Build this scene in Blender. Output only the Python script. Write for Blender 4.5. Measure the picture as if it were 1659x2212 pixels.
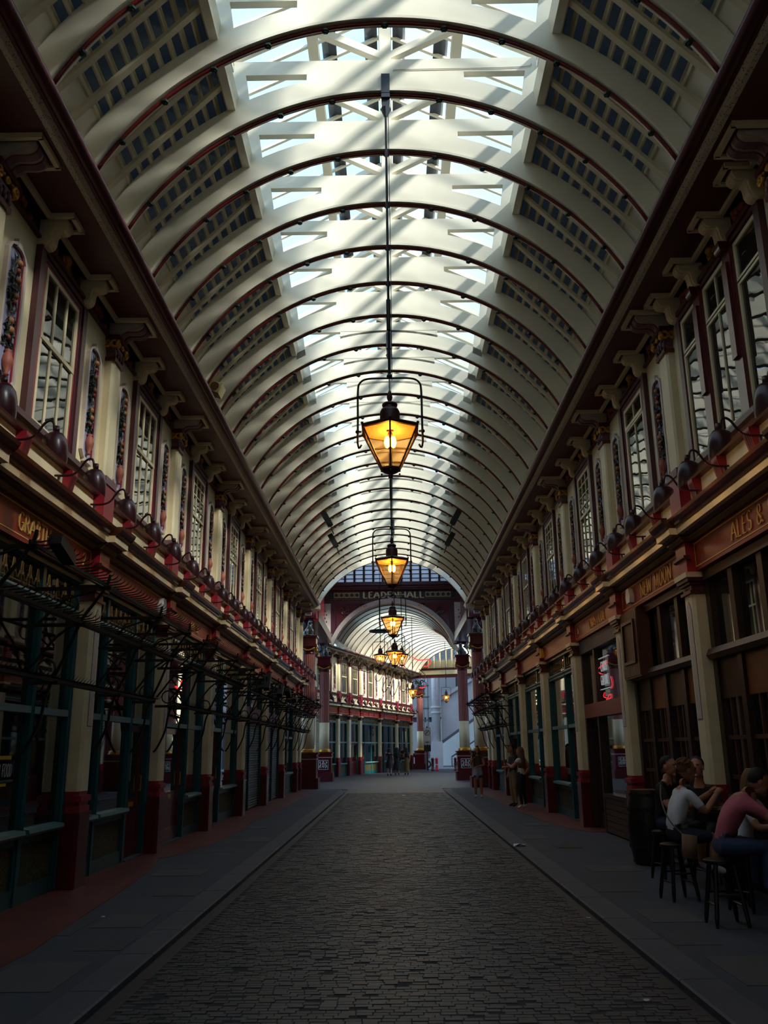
import bpy, bmesh, math, random
from mathutils import Vector, Matrix
R = random.Random(7)
PI = math.pi
for o in list(bpy.data.objects): bpy.data.objects.remove(o)
SC = bpy.context.scene
COL = SC.collection

# ------------------------------------------------------------------ camera
def make_camera():
    W, F = 1659.0, 1870.0
    ro = math.radians(0.65)                       # slight roll of the hand-held phone
    ox = 22.5*math.cos(ro) - 513*math.sin(ro); oy = 22.5*math.sin(ro) + 513*math.cos(ro)
    th = math.atan(oy/F); psi = math.atan(ox/F*math.cos(th))
    fwd = Vector((-math.sin(psi)*math.cos(th), math.cos(psi)*math.cos(th), math.sin(th)))
    r0 = Vector((math.cos(psi), math.sin(psi), 0)); u0 = r0.cross(fwd)
    rt = r0*math.cos(ro) - u0*math.sin(ro); up = r0*math.sin(ro) + u0*math.cos(ro)
    cd = bpy.data.cameras.new('camera'); cam = bpy.data.objects.new('camera', cd); COL.objects.link(cam)
    m = Matrix((rt, up, -fwd)).transposed().to_4x4(); m.translation = (0, 0, 1.62)
    cam.matrix_world = m
    cd.sensor_fit = 'HORIZONTAL'; cd.sensor_width = 36; cd.lens = 36*F/W
    cd.clip_start = .05; cd.clip_end = 600
    SC.camera = cam
make_camera()

# ------------------------------------------------------------------ sky, sun, exposure
wd = bpy.data.worlds.new('World'); SC.world = wd; wd.use_nodes = True
nt = wd.node_tree; bg = nt.nodes['Background']
bg.inputs[0].default_value = (0.44, 0.69, 1.0, 1); bg.inputs[1].default_value = 1.06
def make_sun():
    sd = bpy.data.lights.new('sun', 'SUN'); sd.energy = 9.0; sd.angle = math.radians(9.0); sd.color = (1.0, .95, .86)
    so = bpy.data.objects.new('sun', sd); COL.objects.link(so)
    d = Vector((-0.68, 0.44, -0.60))            # direction the light travels
    so.rotation_euler = d.to_track_quat('-Z', 'Y').to_euler()
    so.location = (20, -20, 40)
make_sun()
SC.view_settings.view_transform = 'Standard'; SC.view_settings.look = 'None'
SC.view_settings.gamma = 1.0; SC.view_settings.exposure = 0.95
try: SC.view_settings.use_curve_mapping = False
except Exception: pass

# ------------------------------------------------------------------ materials
def lin(c):
    return tuple((x/255/12.92 if x/255 <= .04045 else ((x/255+.055)/1.055)**2.4) for x in c)
MATS = {}
def mat(name, rgb, rough=.5, metal=0.0, var=.12, scale=6.0, bump=0.0, bscale=None, spec=.5, emit=0.0, coat=0.0):
    m = bpy.data.materials.new(name); m.use_nodes = True; MATS[name] = m
    n = m.node_tree.nodes; l = m.node_tree.links; p = n['Principled BSDF']
    c = lin(rgb)
    p.inputs['Roughness'].default_value = rough; p.inputs['Metallic'].default_value = metal
    p.inputs['Specular IOR Level'].default_value = spec
    if coat: p.inputs['Coat Weight'].default_value = coat; p.inputs['Coat Roughness'].default_value = .15
    tc = n.new('ShaderNodeTexCoord')
    if var:
        nz = n.new('ShaderNodeTexNoise'); nz.inputs['Scale'].default_value = scale; nz.inputs['Detail'].default_value = 5
        l.new(tc.outputs['Object'], nz.inputs['Vector'])
        cr = n.new('ShaderNodeValToRGB')
        cr.color_ramp.elements[0].position = .3; cr.color_ramp.elements[1].position = .7
        cr.color_ramp.elements[0].color = tuple(x*(1-var) for x in c)+(1,); cr.color_ramp.elements[1].color = tuple(min(1, x*(1+var*.6)) for x in c)+(1,)
        l.new(nz.outputs['Fac'], cr.inputs['Fac']); l.new(cr.outputs['Color'], p.inputs['Base Color'])
    else: p.inputs['Base Color'].default_value = c+(1,)
    if bump:
        nb = n.new('ShaderNodeTexNoise'); nb.inputs['Scale'].default_value = bscale or scale*6; nb.inputs['Detail'].default_value = 4
        l.new(tc.outputs['Object'], nb.inputs['Vector'])
        bp = n.new('ShaderNodeBump'); bp.inputs['Strength'].default_value = bump; bp.inputs['Distance'].default_value = .02
        l.new(nb.outputs['Fac'], bp.inputs['Height']); l.new(bp.outputs['Normal'], p.inputs['Normal'])
    if emit:
        p.inputs['Emission Color'].default_value = c+(1,); p.inputs['Emission Strength'].default_value = emit
    return m
def glass(name, tint, trans, translucent=0.0, rough=.02, body=(20, 24, 24), wobble=0.0, wscale=3.0, refl=1.0):
    """thin pane: clear/tinted straight-through part, dirt that scatters light, dark body, mirror reflection by Fresnel"""
    m = bpy.data.materials.new(name); m.use_nodes = True; MATS[name] = m
    n = m.node_tree.nodes; l = m.node_tree.links
    for x in list(n): n.remove(x)
    out = n.new('ShaderNodeOutputMaterial')
    tr = n.new('ShaderNodeBsdfTransparent'); tr.inputs[0].default_value = lin(tint)+(1,)
    tl = n.new('ShaderNodeBsdfTranslucent'); tl.inputs[0].default_value = (.8, .8, .78, 1)
    df = n.new('ShaderNodeBsdfDiffuse'); df.inputs[0].default_value = lin(body)+(1,)
    gl = n.new('ShaderNodeBsdfGlossy'); gl.inputs['Roughness'].default_value = rough; gl.inputs[0].default_value = (.9, .9, .9, 1)
    m1 = n.new('ShaderNodeMixShader'); m1.inputs[0].default_value = trans
    l.new(df.outputs[0], m1.inputs[1]); l.new(tr.outputs[0], m1.inputs[2])
    m2 = n.new('ShaderNodeMixShader'); m2.inputs[0].default_value = translucent
    l.new(m1.outputs[0], m2.inputs[1]); l.new(tl.outputs[0], m2.inputs[2])
    # Schlick reflectance that reads the same from both sides of the sheet
    lw = n.new('ShaderNodeLayerWeight'); lw.inputs['Blend'].default_value = .5
    pw = n.new('ShaderNodeMath'); pw.operation = 'POWER'; pw.inputs[1].default_value = 5.0
    l.new(lw.outputs['Facing'], pw.inputs[0])
    mu = n.new('ShaderNodeMath'); mu.operation = 'MULTIPLY_ADD'; mu.inputs[1].default_value = .9*refl; mu.inputs[2].default_value = .05*refl; mu.use_clamp = True
    l.new(pw.outputs[0], mu.inputs[0])
    m3 = n.new('ShaderNodeMixShader'); l.new(mu.outputs[0], m3.inputs[0]); l.new(m2.outputs[0], m3.inputs[1]); l.new(gl.outputs[0], m3.inputs[2])
    if wobble:
        tc = n.new('ShaderNodeTexCoord'); nz = n.new('ShaderNodeTexNoise'); nz.inputs['Scale'].default_value = wscale; nz.inputs['Detail'].default_value = 1
        l.new(tc.outputs['Object'], nz.inputs['Vector'])
        bp = n.new('ShaderNodeBump'); bp.inputs['Strength'].default_value = wobble; bp.inputs['Distance'].default_value = .02
        l.new(nz.outputs['Fac'], bp.inputs['Height']); l.new(bp.outputs['Normal'], gl.inputs['Normal'])
    l.new(m3.outputs[0], out.inputs[0])
    return m
mat('cream', (232, 216, 176), .5, var=.08, scale=2.5, bump=.05)
mat('cream_roof', (240, 233, 212), .42, var=.07, scale=1.5)
mat('cream_rafter', (222, 210, 178), .5, var=.12, scale=4)
mat('pale', (205, 190, 178), .5, var=.1)
mat('pink_stone', (196, 172, 160), .5, var=.08)
mat('oxblood', (92, 20, 28), .28, var=.12, scale=3, coat=.3)
mat('soffit_red', (84, 22, 30), .4, var=.1, scale=2)
mat('crimson', (148, 28, 45), .4, var=.1, scale=3)
mat('red_roll', (112, 28, 30), .35, var=.08)
mat('sign_red', (140, 36, 32), .35, var=.12, scale=2)
mat('maroon', (82, 40, 46), .35, var=.1, scale=3)
mat('purple', (120, 84, 92), .45, var=.12)
mat('cyma_brown', (74, 34, 24), .22, var=.2, scale=1.5, coat=.5)
mat('gold', (206, 152, 62), .35, metal=.55, var=.2)
mat('gold_paint', (238, 196, 108), .45, metal=.0, var=.05)
mat('old_gold', (126, 98, 48), .45, metal=.3, var=.2)
mat('teal', (12, 74, 78), .32, var=.12, scale=3)
mat('teal_light', (96, 128, 128), .4, var=.1)
mat('olive', (92, 92, 40), .6, var=.25, scale=9)
mat('iron', (20, 19, 19), .5, var=.2)
mat('iron_green', (40, 62, 54), .5, metal=.3, var=.2)
mat('lamp_shade', (60, 25, 33), .3, var=.08, spec=.45)
mat('wood_dark', (50, 29, 20), .4, var=.25, scale=4)
mat('wood_mid', (78, 44, 28), .45, var=.25, scale=5)
mat('wood_amber', (120, 66, 22), .4, var=.2, scale=5)
mat('wood_black', (26, 20, 18), .4, var=.2)
mat('void', (14, 12, 12), .9, var=0)
mat('interior', (58, 46, 36), .8, var=.35, scale=2)
mat('lavender', (158, 158, 190), .6, var=.06)
mat('leaf_dark', (52, 58, 48), .6, var=.3, scale=30)
mat('fruit_orange', (172, 116, 70), .5, var=.25, scale=14)
mat('fruit_red', (150, 66, 48), .5, var=.25, scale=14)
mat('terracotta', (162, 88, 66), .6, var=.15, scale=12)
mat('frieze_dark', (40, 24, 24), .5, var=.2)
mat('asphalt', (58, 61, 71), .75, var=.22, scale=1.3, bump=.25, bscale=60)
mat('kerb', (64, 66, 76), .6, var=.18, scale=2.5, bump=.2, bscale=40)
mat('slab', (70, 68, 70), .7, var=.2, scale=2, bump=.2, bscale=40)
mat('slab_dark', (58, 59, 65), .7, var=.2, scale=2, bump=.2, bscale=40)
mat('sett_a', (50, 51, 58), .5, var=.2, scale=5, bump=.15, bscale=50)
mat('sett_b', (43, 44, 50), .5, var=.2, scale=5, bump=.15, bscale=50)
mat('sett_c', (62, 62, 67), .5, var=.2, scale=5, bump=.15, bscale=50)
mat('joint', (41, 41, 46), .9, var=.2, scale=8)
mat('red_tile', (96, 38, 34), .55, var=.22, scale=1.6, bump=.15, bscale=40)
mat('silver', (118, 124, 126), .4, metal=.6, var=.3, scale=8)
mat('shutter', (152, 160, 162), .4, metal=.5, var=.15)
mat('white', (226, 226, 222), .5, var=.04)
mat('beige', (196, 178, 130), .5, var=.06)
mat('lead', (70, 74, 84), .5, metal=.4, var=.15)
mat('yellow', (214, 170, 40), .5, var=.05)
mat('lloyd_grey', (168, 160, 160), .55, var=.1, scale=.8)
mat('lloyd_steel', (196, 188, 186), .35, metal=.4, var=.1)
mat('lloyd_dark', (78, 76, 84), .5, var=.1)
mat('tarmac', (120, 118, 120), .7, var=.15)
mat('bulb', (255, 176, 60), .4, var=0, emit=28)
mat('bulb_soft', (255, 190, 90), .4, var=0, emit=10)
mat('neon_red', (255, 40, 40), .4, var=0, emit=1.0)
mat('neon_pink', (255, 70, 80), .4, var=0, emit=.45)
mat('window_white', (168, 168, 164), .6, var=0)
mat('cable', (24, 16, 16), .5, var=0)
mat('neon_white', (220, 225, 230), .4, var=0, emit=.12)
mat('lens', (30, 30, 34), .1, var=0)
glass('sky_glass', (238, 246, 250), .95, translucent=.06, body=(200, 205, 205))
glass('slat_glass', (150, 165, 172), .012, translucent=.0, body=(66, 67, 66), rough=.18, refl=.7)
glass('window_glass', (120, 130, 130), 0.0, body=(26, 30, 28), wobble=.10, wscale=2.2, refl=1.6)
glass('shop_glass', (190, 200, 200), .5, body=(14, 18, 20), wobble=.06, wscale=1.0, refl=2.2)
glass('lamp_glass', (246, 222, 178), .95, translucent=.05, body=(190, 170, 150), refl=.8)
glass('lunette_glass', (232, 238, 250), .92, translucent=.3, body=(180, 185, 200))

def lace_material():
    m = mat('lace', (150, 138, 122), .6, var=0)
    n = m.node_tree.nodes; l = m.node_tree.links; p = n['Principled BSDF']
    tc = n.new('ShaderNodeTexCoord'); v = n.new('ShaderNodeTexVoronoi'); v.inputs['Scale'].default_value = 34
    l.new(tc.outputs['Object'], v.inputs['Vector'])
    cr = n.new('ShaderNodeValToRGB'); cr.color_ramp.elements[0].position = .12; cr.color_ramp.elements[1].position = .34
    cr.color_ramp.elements[0].color = lin((70, 48, 46))+(1,); cr.color_ramp.elements[1].color = lin((206, 194, 172))+(1,)
    l.new(v.outputs['Distance'], cr.inputs['Fac']); l.new(cr.outputs['Color'], p.inputs['Base Color'])
lace_material()
def lattice_material():
    m = mat('lattice', (92, 92, 40), .6, var=0)
    n = m.node_tree.nodes; l = m.node_tree.links; p = n['Principled BSDF']
    tc = n.new('ShaderNodeTexCoord'); v = n.new('ShaderNodeTexVoronoi'); v.inputs['Scale'].default_value = 22; v.feature = 'DISTANCE_TO_EDGE'
    l.new(tc.outputs['Object'], v.inputs['Vector'])
    cr = n.new('ShaderNodeValToRGB'); cr.color_ramp.elements[0].position = .05; cr.color_ramp.elements[1].position = .16
    cr.color_ramp.elements[0].color = lin((78, 74, 38))+(1,); cr.color_ramp.elements[1].color = lin((28, 32, 22))+(1,)
    l.new(v.outputs['Distance'], cr.inputs['Fac']); l.new(cr.outputs['Color'], p.inputs['Base Color'])
lattice_material()

# ------------------------------------------------------------------ mesh helpers
class MB:
    def __init__(s): s.v = []; s.f = []
    def face(s, pts):
        b = len(s.v); s.v += [tuple(p) for p in pts]; s.f.append(tuple(range(b, b+len(pts)))); return s
    def box(s, x0, x1, y0, y1, z0, z1):
        b = len(s.v)
        s.v += [(x0,y0,z0),(x1,y0,z0),(x1,y1,z0),(x0,y1,z0),(x0,y0,z1),(x1,y0,z1),(x1,y1,z1),(x0,y1,z1)]
        s.f += [(b+3,b+2,b+1,b),(b+4,b+5,b+6,b+7),(b,b+1,b+5,b+4),(b+1,b+2,b+6,b+5),(b+2,b+3,b+7,b+6),(b+3,b,b+4,b+7)]; return s
    def prism(s, prof, a, b_, axis='y'):
        """closed 2D profile swept along an axis; prof is (x,z) for y, (y,z) for x, (x,y) for z"""
        n = len(prof); b = len(s.v)
        def P(q, t): return (q[0], t, q[1]) if axis == 'y' else ((t, q[0], q[1]) if axis == 'x' else (q[0], q[1], t))
        s.v += [P(q, a) for q in prof]+[P(q, b_) for q in prof]
        for i in range(n): j = (i+1) % n; s.f.append((b+i, b+j, b+n+j, b+n+i))
        s.f.append(tuple(b+i for i in range(n))[::-1]); s.f.append(tuple(b+n+i for i in range(n))); return s
    def bar(s, p, q, w, h=None, up=(0,0,1)):
        """straight square bar from p to q"""
        h = h or w; p = Vector(p); q = Vector(q); d = (q-p).normalized(); u = Vector(up)
        if abs(d.dot(u)) > .98: u = Vector((1,0,0))
        a = d.cross(u).normalized()*(w/2); c = a.normalized().cross(d).normalized()*(h/2); b = len(s.v)
        for e in (p, q): s.v += [tuple(e-a-c), tuple(e+a-c), tuple(e+a+c), tuple(e-a+c)]
        s.f += [(b,b+1,b+2,b+3),(b+7,b+6,b+5,b+4)]+[(b+i, b+4+i, b+4+(i+1)%4, b+(i+1)%4) for i in range(4)]; return s
    def tube(s, path, r, n=6, caps=True):
        path = [Vector(p) for p in path]; m = len(path); rs = r if isinstance(r, (list, tuple)) else [r]*m; b = len(s.v)
        u = None
        for i, p in enumerate(path):
            d = (path[min(i+1, m-1)]-path[max(i-1, 0)]).normalized()
            if u is None: u = d.orthogonal().normalized()
            else:
                u = u-d*u.dot(d); u = u.normalized() if u.length > 1e-6 else d.orthogonal().normalized()
            w = d.cross(u)
            for k in range(n):
                a = 2*PI*k/n; s.v.append(tuple(p+(u*math.cos(a)+w*math.sin(a))*rs[i]))
        for i in range(m-1):
            for k in range(n):
                k2 = (k+1) % n; s.f.append((b+i*n+k, b+i*n+k2, b+(i+1)*n+k2, b+(i+1)*n+k))
        if caps: s.f.append(tuple(b+k for k in range(n))[::-1]); s.f.append(tuple(b+(m-1)*n+k for k in range(n)))
        return s
    def lathe(s, prof, c=(0,0,0), n=12, ax='z', caps=True, rot=0.0):
        b = len(s.v); m = len(prof)
        for (r, h) in prof:
            for k in range(n):
                a = 2*PI*k/n+rot; x, y = r*math.cos(a), r*math.sin(a)
                q = (x, y, h) if ax == 'z' else ((h, x, y) if ax == 'x' else (x, h, y))
                s.v.append((c[0]+q[0], c[1]+q[1], c[2]+q[2]))
        for i in range(m-1):
            for k in range(n): k2 = (k+1) % n; s.f.append((b+i*n+k, b+i*n+k2, b+(i+1)*n+k2, b+(i+1)*n+k))
        if caps: s.f.append(tuple(b+k for k in range(n))[::-1]); s.f.append(tuple(b+(m-1)*n+k for k in range(n)))
        return s
    def ball(s, c, r, n=8, m=6):
        r = (r, r, r) if not isinstance(r, (tuple, list)) else r; b = len(s.v)
        s.v.append((c[0], c[1], c[2]-r[2]))
        for i in range(1, m):
            t = PI*i/m
            for k in range(n): a = 2*PI*k/n; s.v.append((c[0]+r[0]*math.sin(t)*math.cos(a), c[1]+r[1]*math.sin(t)*math.sin(a), c[2]-r[2]*math.cos(t)))
        s.v.append((c[0], c[1], c[2]+r[2])); e = len(s.v)-1
        for k in range(n):
            k2 = (k+1) % n
            s.f.append((b, b+1+k2, b+1+k)); s.f.append((e, b+1+(m-2)*n+k, b+1+(m-2)*n+k2))
            for i in range(m-2): s.f.append((b+1+i*n+k, b+1+i*n+k2, b+1+(i+1)*n+k2, b+1+(i+1)*n+k))
        return s
    def torus(s, c, R_, r, n=14, k=6, ax='x'):
        pts = []
        for i in range(n+1):
            a = 2*PI*i/n; u, w = R_*math.cos(a), R_*math.sin(a)
            pts.append((c[0], c[1]+u, c[2]+w) if ax == 'x' else ((c[0]+u, c[1], c[2]+w) if ax == 'y' else (c[0]+u, c[1]+w, c[2])))
        return s.tube(pts, r, k, caps=False)
    def add(s, o, M=None):
        b = len(s.v); s.v += [tuple(M @ Vector(p)) for p in o.v] if M else list(o.v)
        s.f += [tuple(b+i for i in f) for f in o.f]; return s
    def mesh(s, name, mt, smooth=False):
        me = bpy.data.meshes.new(name); me.from_pydata(s.v, [], s.f)
        bm = bmesh.new(); bm.from_mesh(me); bmesh.ops.recalc_face_normals(bm, faces=bm.faces); bm.to_mesh(me); bm.free()
        me.materials.append(MATS[mt])
        if smooth: me.shade_smooth() if smooth is True else me.set_sharp_from_angle(angle=smooth) if False else None
        if smooth:
            for p in me.polygons: p.use_smooth = True
            if smooth is not True: me.set_sharp_from_angle(angle=smooth)
        me.update(); return me
class Proto:
    """a buildable thing or part: name, mesh (or None for an empty) and its parts"""
    def __init__(s, name, mb=None, mt=None, smooth=False, kids=None, props=None):
        s.name = name; s.me = mb.mesh(name, mt, smooth) if isinstance(mb, MB) else mb; s.kids = kids or []; s.props = props or {}
    def put(s, parent=None, loc=(0,0,0), rz=0.0, sy=1.0, props=None):
        o = bpy.data.objects.new(s.name, s.me); COL.objects.link(o)
        if parent: o.parent = parent
        o.location = loc
        if rz: o.rotation_euler = (0, 0, rz)
        if sy != 1.0: o.scale = (1, sy, 1)
        for k, v in s.props.items(): o[k] = v
        if props:
            for k, v in props.items(): o[k] = v
        for c in s.kids: c.put(o)
        return o
def P(*a, **k): return Proto(*a, **k)
def tag(o, label=None, cat=None, group=None, kind=None):
    if label: o['label'] = label
    if cat: o['category'] = cat
    if group: o['group'] = group
    if kind: o['kind'] = kind
    return o
def empty(name, loc=(0,0,0), rz=0.0):
    o = bpy.data.objects.new(name, None); COL.objects.link(o); o.location = loc; o.rotation_euler = (0,0,rz); o.empty_display_size = .1
    return o
def part(name, mb, mt, parent=None, smooth=False, **kw): return P(name, mb, mt, smooth).put(parent, **kw)
def structure(name, mb, mt, label, smooth=False, cat='structure'):
    return tag(P(name, mb, mt, smooth).put(), label, cat, kind='structure')
def bez(p0, p1, p2, p3, n=10):
    p0, p1, p2, p3 = map(Vector, (p0, p1, p2, p3)); out = []
    for i in range(n+1):
        t = i/n; out.append(p0*(1-t)**3+p1*3*t*(1-t)**2+p2*3*t*t*(1-t)+p3*t**3)
    return out
def smooth_path(pts, n=5):
    pts = [Vector(p) for p in pts]; out = []
    for i in range(len(pts)-1):
        a, b, c, d = pts[max(i-1,0)], pts[i], pts[i+1], pts[min(i+2, len(pts)-1)]
        for k in range(n):
            t = k/n; out.append(.5*((2*b)+(c-a)*t+(2*a-5*b+4*c-d)*t*t+(3*b-a-3*c+d)*t**3))
    out.append(pts[-1]); return out
# ---- serif capitals drawn from strokes (unit height)
GLY = {
 'A': (.74, [[(0,0),(.34,1)],[(.34,1),(.72,0)],[(.16,.36),(.56,.36)]]), 'B': (.6, [[(.1,0),(.1,1)],['arc',(.1,.75),.38,.25],['arc',(.1,.26),.42,.26]]),
 'C': (.68, [['ring',(.38,.5),.32,.5,45,315]]), 'D': (.68, [[(.1,0),(.1,1)],['arc',(.1,.5),.5,.5]]), 'E': (.56, [[(.1,0),(.1,1)],[(.1,1),(.5,1)],[(.1,.52),(.42,.52)],[(.1,0),(.52,0)]]),
 'F': (.54, [[(.1,0),(.1,1)],[(.1,1),(.5,1)],[(.1,.52),(.42,.52)]]), 'G': (.74, [['ring',(.38,.5),.32,.5,45,330],[(.66,.05),(.66,.45)],[(.46,.45),(.74,.45)]]),
 'H': (.76, [[(.1,0),(.1,1)],[(.64,0),(.64,1)],[(.1,.52),(.64,.52)]]), 'I': (.28, [[(.14,0),(.14,1)]]), 'L': (.56, [[(.1,0),(.1,1)],[(.1,0),(.54,0)]]),
 'M': (.92, [[(.08,0),(.14,1)],[(.14,1),(.46,.1)],[(.46,.1),(.78,1)],[(.78,1),(.84,0)]]), 'N': (.76, [[(.1,0),(.1,1)],[(.1,1),(.66,0)],[(.66,0),(.66,1)]]),
 'O': (.74, [['ring',(.37,.5),.32,.5,0,360]]), 'R': (.66, [[(.1,0),(.1,1)],['arc',(.1,.74),.4,.26],[(.3,.48),(.62,0)]]), 'S': (.54, [['ring',(.27,.74),.2,.26,30,270],['ring',(.27,.25),.22,.25,-150,90]]),
 'T': (.64, [[(.32,0),(.32,1)],[(.02,1),(.62,1)]]), 'U': (.74, [[(.1,1),(.1,.35)],['ring',(.36,.35),.26,.35,180,360],[(.62,.35),(.62,1)]]), 'W': (1.0, [[(.02,1),(.26,0)],[(.26,0),(.48,.9)],[(.48,.9),(.72,0)],[(.72,0),(.96,1)]]),
 '&': (.72, [['ring',(.32,.76),.18,.22,-60,230],['ring',(.28,.26),.25,.26,90,380],[(.2,.58),(.68,0)]]), '2': (.56, [['ring',(.27,.72),.22,.28,-40,170],[(.44,.55),(.04,.02)],[(.04,.02),(.52,.02)]]),
 '1': (.34, [[(.17,0),(.17,1)],[(.02,.82),(.17,1)]]), '6': (.56, [['ring',(.28,.3),.23,.3,0,360],['ring',(.42,.4),.38,.6,100,190]]), ' ': (.4, [])}
def lettering(text, h, depth=.012, t=.115, slant=0.0, serif=True, width=1.0, gap=.08):
    """letters in the local YZ plane facing +X, running along +Y"""
    mb = MB(); x = 0.0; out = []
    def seg(a, b, th):
        (ax, az), (bx, bz) = a, b; dx, dz = bx-ax, bz-az; L = math.hypot(dx, dz) or 1e-6
        nx, nz = -dz/L*th/2, dx/L*th/2
        q = [(ax+nx, az+nz), (ax-nx, az-nz), (bx-nx, bz-nz), (bx+nx, bz+nz)]
        mb.prism([((x+p[0]*width+p[1]*slant)*h, p[1]*h) for p in q], 0, depth, 'x')
    for ch in text:
        w, st = GLY[ch]; mb = MB()
        for s_ in st:
            if isinstance(s_[0], str):
                if s_[0] == 'arc': c, rx, rz, a0, a1 = s_[1], s_[2], s_[3], -90, 90
                else: c, rx, rz, a0, a1 = s_[1:6]
                n = max(5, int(abs(a1-a0)/24)); pts = [(c[0]+rx*math.cos(math.radians(a0+(a1-a0)*i/n)), c[1]+rz*math.sin(math.radians(a0+(a1-a0)*i/n))) for i in range(n+1)]
                for i in range(n):
                    steep = abs(pts[i+1][1]-pts[i][1])/(math.hypot(pts[i+1][0]-pts[i][0], pts[i+1][1]-pts[i][1])+1e-6)
                    seg(pts[i], pts[i+1], t*(.5+.5*steep))
            else:
                (a, b) = s_; steep = abs(b[1]-a[1]) > .25
                seg(a, b, t if steep else t*.6)
                if serif and steep:
                    for e in (a, b):
                        if e[1] in (0, 1): seg((e[0]-.1, e[1]+(.03 if e[1] == 0 else -.03)), (e[0]+.1, e[1]+(.03 if e[1] == 0 else -.03)), .05)
        x += w*width+gap
        if mb.v: out.append(mb)
    return out, (x-gap)*h
def put_letters(letters, mt, parent, M=None):
    for m in letters: part('letter', MB().add(m, M) if M else m, mt, parent)
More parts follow.
